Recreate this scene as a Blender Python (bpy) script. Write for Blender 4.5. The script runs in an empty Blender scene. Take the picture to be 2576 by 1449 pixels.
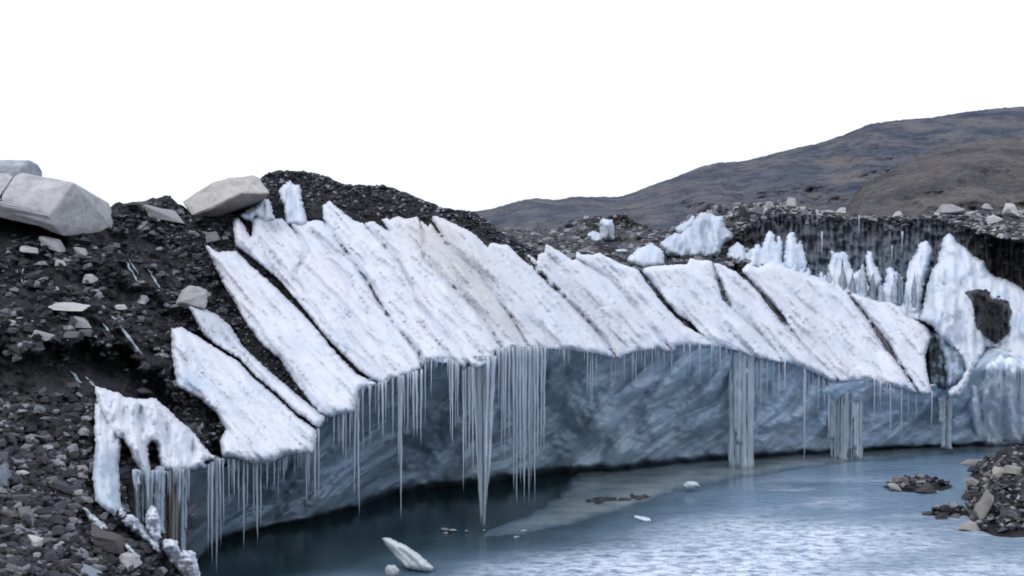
import bpy, bmesh, math, random
import numpy as np
from mathutils import Vector, Euler, Matrix
from mathutils.geometry import delaunay_2d_cdt

random.seed(7)
rng = np.random.default_rng(7)
scene = bpy.context.scene
COL = scene.collection

# ------------------------------------------------------------------ camera model
F, CX, CY, H = 3110.0, 1288.0, 724.5, 8.0          # focal length and centre in units of a 2576 x 1449 frame
PITCH = math.atan((724.5 - 620.0) / F)
CP, SP = math.cos(PITCH), math.sin(PITCH)

def W(u, v, Y):
    """world points on the sight line (u, v) at the world distance Y"""
    u, v, Y = np.broadcast_arrays(np.asarray(u, float), np.asarray(v, float), np.asarray(Y, float))
    zc = -(v - CY) / F
    dy = CP + zc * SP
    dz = -SP + zc * CP
    k = Y / dy
    return np.stack([(u - CX) / F * k, Y, H + dz * k], -1)

def UV(p):
    p = np.asarray(p, float)
    x, y, z = p[..., 0], p[..., 1], p[..., 2] - H
    f = y * CP - z * SP
    w = y * SP + z * CP
    return CX + F * x / f, CY - F * w / f

def water_y(v):
    v = np.asarray(v, float)
    zc = -(v - CY) / F
    return -H * (CP + zc * SP) / (-SP + zc * CP)

def px(Y):
    return Y / F                                     # metres per frame unit at distance Y

# traced detail views -> frame units
K = 2576.0 / 2880.0
VIEWS = {1: (0, 400, 900 / 2174), 2: (0, 1000, 900 / 2103), 3: (600, 440, 900 / 2174), 4: (700, 960, 1000 / 2195),
         5: (1400, 480, 800 / 2070), 6: (2080, 280, 800 / 2070), 7: (2080, 640, 800 / 2070), 8: (1600, 1000, 1280 / 2576)}

def T(view, pts):
    x0, y0, s = VIEWS[view]
    return [((x0 + x * s) * K, (y0 + y * s) * K) for x, y in pts]

# ------------------------------------------------------------------ noise
_perm = np.random.default_rng(3).permutation(512)
_perm = np.concatenate([_perm, _perm, _perm])
_ang = np.random.default_rng(5).uniform(0, 2 * np.pi, 512)

def perlin(x, y):
    x, y = np.broadcast_arrays(np.asarray(x, float), np.asarray(y, float))
    xi, yi = np.floor(x).astype(int), np.floor(y).astype(int)
    xf, yf = x - xi, y - yi
    def g(ix, iy, fx, fy):
        a = _ang[_perm[(_perm[ix % 512] + iy) % 512] % 512]
        return np.cos(a) * fx + np.sin(a) * fy
    s, t = xf * xf * xf * (xf * (xf * 6 - 15) + 10), yf * yf * yf * (yf * (yf * 6 - 15) + 10)
    a = g(xi, yi, xf, yf) * (1 - s) + g(xi + 1, yi, xf - 1, yf) * s
    b = g(xi, yi + 1, xf, yf - 1) * (1 - s) + g(xi + 1, yi + 1, xf - 1, yf - 1) * s
    return (a * (1 - t) + b * t) * 1.4

def fbm(x, y, o=4):
    r, a, f = 0, 1.0, 1.0
    for i in range(o):
        r = r + a * perlin(x * f + 17.3 * i, y * f - 9.1 * i)
        a *= 0.5
        f *= 2.03
    return r

def ridged(x, y, o=3):
    r, a, f = 0, 1.0, 1.0
    for i in range(o):
        r = r + a * (1 - 2 * np.abs(perlin(x * f + 31.7 * i, y * f + 5.9 * i)))
        a *= 0.5
        f *= 2.1
    return r

def smooth(a, b, x):
    t = np.clip((np.asarray(x, float) - a) / (b - a), 0, 1)
    return t * t * (3 - 2 * t)

def curve(pts, soft=0):
    p = np.array(pts, float)
    if not soft:
        return lambda u: np.interp(u, p[:, 0], p[:, 1])
    xs = np.arange(p[0, 0] - 3 * soft, p[-1, 0] + 3 * soft, 4.0)
    ys = np.interp(xs, p[:, 0], p[:, 1])
    n = max(1, int(soft / 4))
    k = np.hanning(2 * n + 3)
    k /= k.sum()
    ys = np.convolve(np.pad(ys, n + 1, mode='edge'), k, 'valid')
    return lambda u: np.interp(u, xs, ys)

# ------------------------------------------------------------------ linking
def lin(r, g, b):
    f = lambda c: (c / 255) / 12.92 if c / 255 <= 0.04045 else ((c / 255 + 0.055) / 1.055) ** 2.4
    return (f(r), f(g), f(b))

def link_mesh(name, verts, faces, mat, parent=None, shade=True, attr=None, uv=None):
    me = bpy.data.meshes.new(name)
    me.from_pydata([tuple(map(float, q)) for q in verts], [], [tuple(int(i) for i in f) for f in faces])
    if shade:
        me.polygons.foreach_set('use_smooth', [True] * len(me.polygons))
    if attr:
        for k, arr in attr.items():
            arr = np.asarray(arr, np.float32)
            if arr.ndim == 2:
                a = me.color_attributes.new(k, 'FLOAT_COLOR', 'POINT')
                if arr.shape[1] == 3:
                    arr = np.concatenate([arr, np.ones((len(arr), 1), np.float32)], 1)
                a.data.foreach_set('color', arr.ravel())
            else:
                a = me.attributes.new(k, 'FLOAT', 'POINT')
                a.data.foreach_set('value', arr.ravel())
    if uv is not None:
        lay = me.uv_layers.new(name='UVMap')
        li = np.zeros(len(me.loops), np.int32)
        me.loops.foreach_get('vertex_index', li)
        lay.data.foreach_set('uv', np.asarray(uv, np.float32)[li].ravel())
    me.materials.append(mat)
    me.update()
    o = bpy.data.objects.new(name, me)
    COL.objects.link(o)
    if parent is not None:
        o.parent = parent
        o.matrix_parent_inverse = Matrix.Translation(-parent.location)
    return o

def tag(o, label=None, cat=None, group=None, kind=None):
    if label: o['label'] = label
    if cat: o['category'] = cat
    if group: o['group'] = group
    if kind: o['kind'] = kind
    return o

def empty(name, loc):
    o = bpy.data.objects.new(name, None)
    o.location = loc
    COL.objects.link(o)
    return o

def grid_faces(nu, nv, off=0, keep=None):
    i, j = np.meshgrid(np.arange(nu - 1), np.arange(nv - 1), indexing='ij')
    a = off + i * nv + j
    f = np.stack([a, a + 1, a + nv + 1, a + nv], -1).reshape(-1, 4)
    return f if keep is None else f[keep.reshape(-1)]

# ------------------------------------------------------------------ materials
class Mat:
    def __init__(self, name):
        self.m = bpy.data.materials.new(name)
        self.m.use_nodes = True
        self.t = self.m.node_tree
        self.b = self.t.nodes['Principled BSDF']
    def n(self, typ, **kw):
        nd = self.t.nodes.new(typ)
        for k, v in kw.items():
            if k.startswith('i_'):
                nd.inputs[k[2:].replace('_', ' ')].default_value = v
            else:
                setattr(nd, k, v)
        return nd
    def l(self, a, b):
        self.t.links.new(a, b)
    def noise(self, vec, scale, detail=4, rough=0.55, dist=0.0):
        nd = self.n('ShaderNodeTexNoise')
        nd.inputs['Scale'].default_value = scale
        nd.inputs['Detail'].default_value = detail
        nd.inputs['Roughness'].default_value = rough
        nd.inputs['Distortion'].default_value = dist
        if vec is not None:
            self.l(vec, nd.inputs['Vector'])
        return nd.outputs['Fac']
    def ramp(self, fac, stops):
        nd = self.n('ShaderNodeValToRGB')
        while len(nd.color_ramp.elements) < len(stops):
            nd.color_ramp.elements.new(0.5)
        for e, (p, c) in zip(nd.color_ramp.elements, stops):
            e.position = p
            e.color = (*c, 1) if len(c) == 3 else c
        self.l(fac, nd.inputs['Fac'])
        return nd.outputs['Color']
    def mix(self, fac, a, b, typ='MIX'):
        nd = self.n('ShaderNodeMix', data_type='RGBA', blend_type=typ)
        for s, x in ((nd.inputs['Factor'], fac), (nd.inputs[6], a), (nd.inputs[7], b)):
            if isinstance(x, (int, float)):
                s.default_value = x
            elif isinstance(x, tuple):
                s.default_value = (*x, 1)
            else:
                self.l(x, s)
        return nd.outputs[2]
    def math(self, op, a, b=None, clamp=False):
        nd = self.n('ShaderNodeMath', operation=op, use_clamp=clamp)
        for s, x in zip(nd.inputs, (a, b)):
            if x is None: continue
            if isinstance(x, (int, float)): s.default_value = x
            else: self.l(x, s)
        return nd.outputs[0]
    def bump(self, h, strength, dist, normal=None):
        nd = self.n('ShaderNodeBump')
        nd.inputs['Strength'].default_value = strength
        nd.inputs['Distance'].default_value = dist
        self.l(h, nd.inputs['Height'])
        if normal is not None: self.l(normal, nd.inputs['Normal'])
        return nd.outputs['Normal']
    def attr(self, name):
        return self.n('ShaderNodeAttribute', attribute_name=name)
    def obj(self):
        return self.n('ShaderNodeTexCoord').outputs['Object']
    def uv(self):
        return self.n('ShaderNodeTexCoord').outputs['UV']
    def mapping(self, vec, scale, rot=(0, 0, 0)):
        nd = self.n('ShaderNodeMapping')
        nd.inputs['Scale'].default_value = scale
        nd.inputs['Rotation'].default_value = rot
        self.l(vec, nd.inputs['Vector'])
        return nd.outputs['Vector']
    def set(self, **kw):
        for k, v in kw.items():
            self.b.inputs[k.replace('_', ' ')].default_value = v

def mat_snow():
    M = Mat('snow_ice')
    uv = M.uv()
    tint = M.attr('tint').outputs['Color']
    warp = M.n('ShaderNodeVectorMath', operation='ADD')
    wn = M.n('ShaderNodeTexNoise')
    wn.inputs['Scale'].default_value = 2.5
    wn.inputs['Detail'].default_value = 3
    M.l(uv, wn.inputs['Vector'])
    wm = M.n('ShaderNodeVectorMath', operation='SCALE')
    wm.inputs['Scale'].default_value = 0.05
    M.l(wn.outputs['Color'], wm.inputs[0])
    M.l(uv, warp.inputs[0])
    M.l(wm.outputs[0], warp.inputs[1])
    uvw = warp.outputs[0]
    s1 = M.noise(M.mapping(uvw, (13.0, 0.55, 1)), 1.0, 3, 0.45, 0.0)   # long streaks down the fin
    s2 = M.noise(M.mapping(uvw, (26, 0.8, 1)), 1.0, 2, 0.45)
    pat = M.noise(M.mapping(uvw, (2.6, 1.3, 1)), 1.0, 3)
    patc = M.math('MULTIPLY', M.ramp(pat, [(0.36, (0.25, 0.25, 0.25)), (0.60, (1, 1, 1))]), M.attr('grit').outputs['Fac'])
    d1 = M.math('MULTIPLY', M.ramp(s1, [(0.54, (0, 0, 0)), (0.70, (1, 1, 1))]), patc)
    d2 = M.math('MULTIPLY', M.ramp(s2, [(0.58, (0, 0, 0)), (0.74, (1, 1, 1))]), patc)
    c = M.mix(M.math('MULTIPLY', d1, 0.42), tint, (0.42, 0.41, 0.44))
    c = M.mix(M.math('MULTIPLY', d2, 0.24), c, (0.30, 0.29, 0.31))
    o = M.obj()
    sp = M.noise(o, 11.0, 4, 0.75)
    c = M.mix(M.math('MULTIPLY', M.ramp(sp, [(0.60, (0, 0, 0)), (0.72, (.12, .12, .12))]), patc), c, (0.26, 0.255, 0.27))
    lump = M.noise(o, 1.1, 4, 0.6)
    c = M.mix(M.ramp(lump, [(0.40, (.0, .0, .0)), (0.66, (.8, .8, .8))]), c, M.mix(1.0, c, (0.88, 0.91, 0.96), 'MULTIPLY'))
    M.l(c, M.b.inputs['Base Color'])
    h = M.math('ADD', M.math('MULTIPLY', M.noise(o, 7.0, 5, 0.6), 0.45), M.math('MULTIPLY', s1, 1.0))
    h = M.math('ADD', h, M.math('MULTIPLY', s2, 0.6))
    M.l(M.bump(h, 0.28, 0.06), M.b.inputs['Normal'])
    M.set(Roughness=0.6)
    M.b.inputs['Specular IOR Level'].default_value = 0.25
    return M.m

def mat_ice_wall():
    M = Mat('cliff_ice')
    uv = M.uv()                                       # u along the layers, v across them (metres)
    tint = M.attr('tint').outputs['Color']
    band = M.noise(M.mapping(uv, (0.16, 0.80, 1)), 1.0, 4, 0.5, 0.1)
    fine = M.noise(M.mapping(uv, (0.45, 3.6, 1)), 1.0, 5, 0.6, 0.1)
    c = M.mix(M.ramp(band, [(0.36, (1, 1, 1)), (0.60, (0, 0, 0))]), tint, M.mix(1.0, tint, (0.52, 0.56, 0.58), 'MULTIPLY'))
    c = M.mix(M.ramp(fine, [(0.36, (.36, .36, .36)), (0.52, (0, 0, 0))]), c, M.mix(1.0, c, (0.55, 0.58, 0.60), 'MULTIPLY'))
    c = M.mix(M.ramp(fine, [(0.58, (0, 0, 0)), (0.75, (.5, .5, .5))]), c, M.mix(1.0, c, (1.35, 1.35, 1.35), 'MULTIPLY'))
    mud = M.noise(M.mapping(uv, (0.22, 0.7, 1)), 1.0, 4, 0.6)
    c = M.mix(M.ramp(mud, [(0.56, (0, 0, 0)), (0.70, (.45, .45, .45))]), c, (0.22, 0.205, 0.20))
    vein = M.noise(M.mapping(uv, (0.30, 1.5, 1)), 1.0, 4, 0.55)
    c = M.mix(M.ramp(vein, [(0.455, (0, 0, 0)), (0.488, (.38, .38, .38)), (0.50, (.38, .38, .38)), (0.535, (0, 0, 0))]), c, M.mix(1.0, c, (0.42, 0.45, 0.47), 'MULTIPLY'))
    M.l(c, M.b.inputs['Base Color'])
    h = M.math('ADD', M.math('MULTIPLY', band, 1.2), M.math('MULTIPLY', fine, 0.5))
    M.l(M.bump(h, 0.7, 0.25), M.b.inputs['Normal'])
    M.set(Roughness=0.28)
    M.b.inputs['Specular IOR Level'].default_value = 0.45
    return M.m

def mat_dark_wall():
    M = Mat('dirty_ice')
    uv = M.uv()                                       # u across, v up (metres)
    tint = M.attr('tint').outputs['Color']
    s = M.noise(M.mapping(uv, (7.5, 0.8, 1)), 1.0, 7, 0.72, 0.25)
    blot = M.noise(M.mapping(uv, (2.0, 1.3, 1)), 1.0, 5, 0.65)
    c = M.mix(M.ramp(s, [(0.36, (0, 0, 0)), (0.52, (1, 1, 1))]), M.mix(1.0, tint, (0.30, 0.31, 0.33), 'MULTIPLY'), tint)
    c = M.mix(M.ramp(s, [(0.60, (0, 0, 0)), (0.72, (.6, .6, .6))]), c, (0.36, 0.40, 0.44))
    M.l(c, M.b.inputs['Base Color'])
    c = M.mix(M.ramp(blot, [(0.40, (.85, .85, .85)), (0.56, (0, 0, 0))]), c, (0.022, 0.022, 0.026))
    M.l(M.bump(s, 1.0, 0.35), M.b.inputs['Normal'])
    M.set(Roughness=0.5)
    return M.m

def mat_icicle(name, col, rough=0.22):
    M = Mat(name)
    o = M.obj()
    n = M.noise(M.mapping(o, (6, 6, 0.7)), 1.0, 4, 0.6)
    c = M.ramp(n, [(0.3, tuple(x * 0.72 for x in col)), (0.55, col), (0.75, tuple(min(1, x * 1.2) for x in col))])
    M.l(c, M.b.inputs['Base Color'])
    M.l(M.bump(M.noise(M.mapping(o, (14, 14, 3)), 1.0, 3), 0.5, 0.03), M.b.inputs['Normal'])
    M.set(Roughness=rough)
    M.b.inputs['Transmission Weight'].default_value = 0.25
    return M.m

def mat_ground(name, dark, mid, light, sc=1.0, bump=0.8, wet=0.85):
    M = Mat(name)
    o = M.obj()
    a = M.noise(o, 0.45 * sc, 6, 0.6)
    b = M.noise(o, 5.0 * sc, 6, 0.72)
    c = M.ramp(b, [(0.36, dark), (0.55, mid), (0.72, light)])
    c = M.mix(M.ramp(a, [(0.40, (.8, .8, .8)), (0.62, (0, 0, 0))]), c, dark)
    M.l(c, M.b.inputs['Base Color'])
    v = M.n('ShaderNodeTexVoronoi')
    v.inputs['Scale'].default_value = 6.0 * sc
    M.l(o, v.inputs['Vector'])
    h = M.math('ADD', M.noise(o, 7.0 * sc, 6, 0.7), M.math('MULTIPLY', v.outputs['Distance'], -0.6))
    M.l(M.bump(h, bump, 0.18 / sc), M.b.inputs['Normal'])
    M.set(Roughness=wet)
    return M.m

def mat_rubble():
    M = Mat('rubble_stone')
    tint = M.attr('tint').outputs['Color']
    o = M.obj()
    n = M.noise(o, 14.0, 5, 0.7)
    c = M.mix(M.ramp(n, [(0.35, (.75, .75, .75)), (0.6, (0, 0, 0))]), tint, M.mix(1.0, tint, (0.5, 0.5, 0.52), 'MULTIPLY'))
    M.l(c, M.b.inputs['Base Color'])
    M.l(M.bump(n, 0.6, 0.05), M.b.inputs['Normal'])
    M.set(Roughness=0.8)
    return M.m

def mat_stone(name, cols, sc=1.0, rand=True, streak=None):
    M = Mat(name)
    o = M.obj()
    if rand:
        r = M.n('ShaderNodeObjectInfo').outputs['Random']
        base = M.ramp(r, [(i / max(1, len(cols) - 1), c) for i, c in enumerate(cols)])
    else:
        base = M.ramp(M.noise(o, 0.8 * sc, 5, 0.6, 0.4), [(0.3 + 0.4 * i / max(1, len(cols) - 1), c) for i, c in enumerate(cols)])
    n = M.noise(o, 6.0 * sc, 6, 0.7)
    c = M.mix(M.ramp(n, [(0.32, (.7, .7, .7)), (0.55, (0, 0, 0))]), base, M.mix(1.0, base, (0.55, 0.54, 0.54), 'MULTIPLY'))
    h = n
    if streak:
        s = M.noise(M.mapping(o, streak[0], streak[1]), 1.0, 5, 0.6, 0.2)
        c = M.mix(M.ramp(s, [(0.36, (.5, .5, .5)), (0.48, (0, 0, 0))]), c, M.mix(1.0, c, (0.72, 0.7, 0.69), 'MULTIPLY'))
        h = M.math('ADD', n, s)
    M.l(c, M.b.inputs['Base Color'])
    M.l(M.bump(h, 0.55, 0.06 / sc), M.b.inputs['Normal'])
    M.set(Roughness=0.8)
    M.b.inputs['Specular IOR Level'].default_value = 0.3
    return M.m

def mat_water():
    M = Mat('glacier_water')
    o = M.obj()
    rip = M.attr('ripple').outputs['Fac']
    milk = M.attr('milk').outputs['Fac']
    n1 = M.noise(o, 0.35, 4, 0.6)
    c = M.mix(milk, (0.010, 0.026, 0.029), M.mix(n1, (0.145, 0.23, 0.335), (0.21, 0.31, 0.42)))
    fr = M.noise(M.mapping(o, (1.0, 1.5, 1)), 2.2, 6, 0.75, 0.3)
    sky_glint = M.math('MULTIPLY', M.ramp(fr, [(0.36, (0, 0, 0)), (0.56, (1, 1, 1))]), M.attr('sky_glint').outputs['Fac'])
    c = M.mix(sky_glint, c, (0.74, 0.82, 0.94))  # whitish speckle: sky reflected on ripples, painted into the water colour
    M.l(c, M.b.inputs['Base Color'])
    w1 = M.noise(M.mapping(o, (1.0, 1.6, 1)), 2.2, 5, 0.62, 0.4)
    w2 = M.noise(M.mapping(o, (1.0, 1.5, 1)), 7.0, 3, 0.6)
    h = M.math('ADD', w1, M.math('MULTIPLY', w2, 0.35))
    h = M.math('MULTIPLY', h, M.math('ADD', M.math('MULTIPLY', rip, 1.0), 0.05))
    M.l(M.bump(h, 1.0, 0.16), M.b.inputs['Normal'])
    M.l(M.math('ADD', M.math('MULTIPLY', sky_glint, 0.3), 0.06), M.b.inputs['Roughness'])
    M.b.inputs['IOR'].default_value = 1.33
    return M.m

def mat_shelf():
    M = Mat('grey_shelf_ice')
    o = M.obj()
    n = M.noise(M.mapping(o, (0.5, 0.9, 1)), 1.2, 5, 0.6, 0.2)
    t = M.attr('tint').outputs['Color']
    c = M.mix(M.ramp(n, [(0.34, (1, 1, 1)), (0.6, (0, 0, 0))]), t, M.mix(1.0, t, (0.55, 0.6, 0.64), 'MULTIPLY'))
    M.l(c, M.b.inputs['Base Color'])
    M.l(M.bump(n, 0.2, 0.03), M.b.inputs['Normal'])
    M.set(Roughness=0.16)
    return M.m

def mat_hill(name, cols, sc):
    M = Mat(name)
    o = M.obj()
    a = M.noise(M.mapping(o, (1, 0.5, 2.2)), 0.030 * sc, 8, 0.70, 0.5)
    b = M.noise(M.mapping(o, (1, 0.6, 2.0)), 0.10 * sc, 6, 0.75)
    f = M.noise(M.mapping(o, (1, 0.6, 1.6)), 0.5 * sc, 4, 0.75)
    c = M.ramp(a, [(0.38, cols[0]), (0.5, cols[1]), (0.62, cols[2])])
    c = M.mix(M.ramp(b, [(0.42, (.85, .85, .85)), (0.53, (0, 0, 0))]), c, M.mix(1.0, c, (0.50, 0.54, 0.62), 'MULTIPLY'))
    c = M.mix(M.ramp(f, [(0.40, (.6, .6, .6)), (0.52, (0, 0, 0))]), c, M.mix(1.0, c, (0.55, 0.56, 0.6), 'MULTIPLY'))
    c = M.mix(M.ramp(f, [(0.60, (0, 0, 0)), (0.70, (.5, .5, .5))]), c, M.mix(1.0, c, (1.6, 1.55, 1.5), 'MULTIPLY'))
    M.l(c, M.b.inputs['Base Color'])
    M.l(M.bump(M.math('ADD', M.math('ADD', a, M.math('MULTIPLY', b, 0.5)), M.math('MULTIPLY', f, 0.2)), 1.0, 12.0 / sc), M.b.inputs['Normal'])
    M.set(Roughness=0.95)
    M.b.inputs['Specular IOR Level'].default_value = 0.1
    return M.m

SNOW = mat_snow()
WALL = mat_ice_wall()
DARKWALL = mat_dark_wall()
ICICLE = mat_icicle('icicle_ice', (0.50, 0.575, 0.66), 0.15)
COLUMN = mat_icicle('column_ice', (0.42, 0.505, 0.58), 0.18)
BROWNCOL = mat_icicle('dirty_column_ice', (0.27, 0.245, 0.23), 0.4)
GROUND = mat_ground('dark_debris', (0.0045, 0.0055, 0.0075), (0.012, 0.0135, 0.0175), (0.048, 0.051, 0.060), 1.0, 1.0, 0.42)
FIELD = mat_ground('grey_debris', (0.02, 0.02, 0.023), (0.07, 0.07, 0.077), (0.20, 0.20, 0.21), 0.5, 1.0)
RUBBLE = mat_rubble()
STONE = mat_stone('grey_stone', [(0.045, 0.045, 0.051), (0.09, 0.09, 0.098), (0.15, 0.149, 0.158), (0.22, 0.217, 0.225), (0.34, 0.335, 0.34)])
PALE = mat_stone('pale_stone', [(0.33, 0.325, 0.33), (0.42, 0.415, 0.415), (0.54, 0.53, 0.525)], 1.5)
DARKST = mat_stone('dark_stone', [(0.035, 0.035, 0.038), (0.07, 0.068, 0.07)], 1.5)
SPITST = mat_stone('buff_stone', [(0.26, 0.24, 0.225), (0.36, 0.335, 0.315)], 1.5)
BROWNST = mat_stone('brown_stone', [(0.085, 0.077, 0.075), (0.125, 0.113, 0.108)], 1.5)
BLUEST = mat_stone('blue_grey_stone', [(0.22, 0.25, 0.30), (0.28, 0.31, 0.36)], 1.5)
BOULDER = mat_stone('boulder_stone', [(0.37, 0.37, 0.378), (0.45, 0.445, 0.445), (0.53, 0.52, 0.515)], 0.6, False, ((0.9, 0.9, 2.6), (0, math.radians(14), 0)))
SLAB = mat_stone('slab_stone', [(0.36, 0.34, 0.325), (0.44, 0.42, 0.40), (0.50, 0.48, 0.46)], 0.7, False, ((0.9, 0.9, 3.5), (0, math.radians(-22), 0)))
BROWNFACE = mat_stone('brown_face_stone', [(0.12, 0.108, 0.10), (0.17, 0.153, 0.143), (0.22, 0.20, 0.185)], 0.7, False)
BLUEB = mat_stone('blue_boulder_stone', [(0.26, 0.29, 0.34), (0.36, 0.39, 0.43), (0.44, 0.46, 0.50)], 0.6, False)
WATER = mat_water()
SHELF = mat_shelf()
HILL = mat_hill('hill_scrub', [(0.095, 0.118, 0.165), (0.165, 0.170, 0.20), (0.235, 0.215, 0.215)], 1.0)  # bluish haze of distance is put into these base colours
SPUR = mat_hill('hill_brown', [(0.135, 0.124, 0.128), (0.165, 0.150, 0.150), (0.20, 0.182, 0.175)], 0.8)

# ------------------------------------------------------------------ the slope under the fins
LIP = [(-300, 1330, 21), (-100, 1300, 22), (200, 1230, 25), (380, 1190, 27.5), (545, 1160, 30), (700, 1120, 31.5), (800, 1070, 32.5), (900, 1010, 33.5),
       (1005, 950, 34.4), (1215, 905, 35), (1400, 885, 38), (1600, 880, 41), (1860, 885, 44), (2000, 920, 45), (2120, 960, 46), (2350, 990, 46.5), (2900, 1010, 47)]
lipV = curve([(a, b) for a, b, c in LIP], 120)
lipY = curve([(a, c) for a, b, c in LIP], 120)

def slopeY(u, v):
    return lipY(u) + 0.016 * (lipV(u) - v)

# the true lower edge of the white snow
lip_edge = curve([(240, 1190), (400, 1188), (500, 1190), (545, 1158), (640, 1162), (700, 1152), (785, 1138), (800, 1080), (820, 1052), (890, 1035), (905, 985), (960, 965), (1060, 935),
                  (1064, 912), (1130, 905), (1170, 930), (1235, 915), (1250, 880), (1360, 876), (1500, 890), (1540, 893), (1700, 870), (1830, 868), (1900, 905), (1990, 915),
                  (2110, 965), (2190, 956), (2290, 985), (2345, 990), (2400, 985), (2470, 930), (2520, 900), (2576, 935), (2750, 960)])
waterline = curve([(300, 1640), (440, 1470), (500, 1415), (540, 1370), (620, 1345), (720, 1325), (800, 1310), (900, 1285), (1000, 1246), (1100, 1235), (1250, 1220), (1400, 1196),
                   (1560, 1190), (1700, 1172), (1900, 1156), (2000, 1150), (2150, 1140), (2300, 1130), (2576, 1122), (2800, 1118)], 20)

skyline = curve([(-300, 500), (0, 505), (200, 530), (250, 540), (285, 516), (330, 512), (375, 506), (410, 494), (425, 496), (450, 515), (480, 530), (560, 520), (640, 470), (660, 447), (690, 434), (740, 431), (800, 438),
                 (850, 461), (900, 468), (960, 467), (1010, 482), (1070, 507), (1120, 527), (1180, 532), (1215, 548), (1240, 572), (1290, 602), (1340, 628), (1400, 655), (1500, 695),
                 (1700, 705), (1900, 725), (2100, 755), (2300, 810), (2400, 800), (2800, 800)])
bank_edge = curve([(1100, 700), (1150, 600), (1172, 480), (1190, 335), (1290, 330), (1330, 372), (1400, 452), (1449, 505), (1620, 570)])

def hollow(u, v):
    """dark undercut hollows in the left slope"""
    u, v = np.asarray(u, float), np.asarray(v, float)
    wob = 26 * fbm(u / 60, v / 60, 3) + 9 * fbm(u / 14, v / 14, 2)
    top = np.interp(u, [-300, 0, 200, 300, 430, 520], [895, 875, 850, 860, 960, 1060])
    d = v - top + wob
    a = np.where(d > 0, smooth(0, 45, d) * np.clip(1 - d / 190, 0, 1), 0)
    m1 = smooth(-400, -100, u) * (1 - smooth(420, 500, u)) * (0.55 + 0.45 * smooth(60, 220, u))
    d2 = v - np.interp(u, [-300, 0, 137, 160, 300], [500, 528, 572, 590, 640])
    b = np.where(d2 > 0, smooth(0, 10, d2) * np.clip(1 - d2 / np.interp(u, [-300, 0, 160], [110, 92, 34]), 0, 1), 0) * (1 - smooth(150, 175, u))
    d3 = v - np.interp(u, [180, 300, 450, 560], [640, 690, 760, 800]) + wob
    c = np.where(d3 > 0, smooth(0, 40, d3) * np.clip(1 - d3 / 110, 0, 1), 0) * smooth(170, 230, u) * (1 - smooth(480, 560, u))
    return 2.3 * a * m1 + 2.4 * b + 0.8 * c

def terrY(u, v):
    u, v = np.asarray(u, float), np.asarray(v, float)
    y = slopeY(u, v) + 0.35
    y = y + hollow(u, v)
    e = np.clip(u - (bank_edge(v) - 25), 0, 90) * smooth(1130, 1175, v)
    y = y + 0.0035 * e ** 2
    w = 1 - 0.5 * smooth(560, 700, u)
    y = y + w * (0.34 * fbm(u / 90, v / 70, 4) + 0.22 * fbm(u / 26 + 40, v / 20, 4) + 0.12 * ridged(u / 34, v / 28 + 5, 2))
    return y

def build_slope():
    us = np.arange(-700, 2760, 7.0)
    ts = np.concatenate([np.linspace(0, 1, 170)])
    U = np.repeat(us[:, None], len(ts), 1)
    sky = skyline(us) - 2 - 5 * np.clip(fbm(us / 22, us * 0 + 3.3, 3), -0.4, 1.2)
    bot = np.where(us < 515, 1640.0, np.maximum(lip_edge(us) - 14, sky + 6))
    bot = np.where((us >= 515) & (us < 560), 1640 + (bot - 1640) * smooth(515, 560, us), bot)
    V = sky[:, None] + ts[None, :] * (bot - sky)[:, None]
    P = W(U, V, terrY(U, V))
    y0 = P[:, 0, 1]
    back = []
    for dy, dz in ((14, -9.0), (6, -2.5), (1.5, -0.25)):
        q = P[:, 0, :].copy()
        q[:, 1] += dy
        q[:, 0] *= (y0 + dy) / y0
        q[:, 2] += dz
        back.append(q)
    P = np.concatenate([np.stack(back, 1), P], 1)
    o = link_mesh('moraine_terrain', P.reshape(-1, 3), grid_faces(len(us), P.shape[1]), GROUND)
    tag(o, kind='structure')
build_slope()

# ------------------------------------------------------------------ the main ice cliff
cliff = empty('ice_cliff', tuple(W(1400, 1196, 43.0)))
tag(cliff, 'long white ice cliff with slanting fins above a blue grey wall hung with icicles', 'ice cliff')

def inside(poly, x, y):
    p = np.array(poly)
    r = np.zeros(len(x), bool)
    for (x1, y1), (x2, y2) in zip(p, np.roll(p, -1, 0)):
        c = (y1 > y) != (y2 > y)
        with np.errstate(divide='ignore', invalid='ignore'):
            r ^= c & (x < (x2 - x1) * (y - y1) / (y2 - y1 + 1e-12) + x1)
    return r

def dist_to(poly, x, y):
    p = np.array(poly)
    d = np.full(len(x), 1e9)
    for a, b in zip(p, np.roll(p, -1, 0)):
        ab = b - a
        t = np.clip(((x - a[0]) * ab[0] + (y - a[1]) * ab[1]) / (ab @ ab + 1e-9), 0, 1)
        d = np.minimum(d, np.hypot(x - a[0] - t * ab[0], y - a[1] - t * ab[1]))
    return d

SN = np.array((0.645, 0.665, 0.715))
BEIGE = np.array((0.52, 0.505, 0.50))
PINK = np.array((0.65, 0.64, 0.69))
BLUE = np.array((0.44, 0.545, 0.66))

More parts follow.
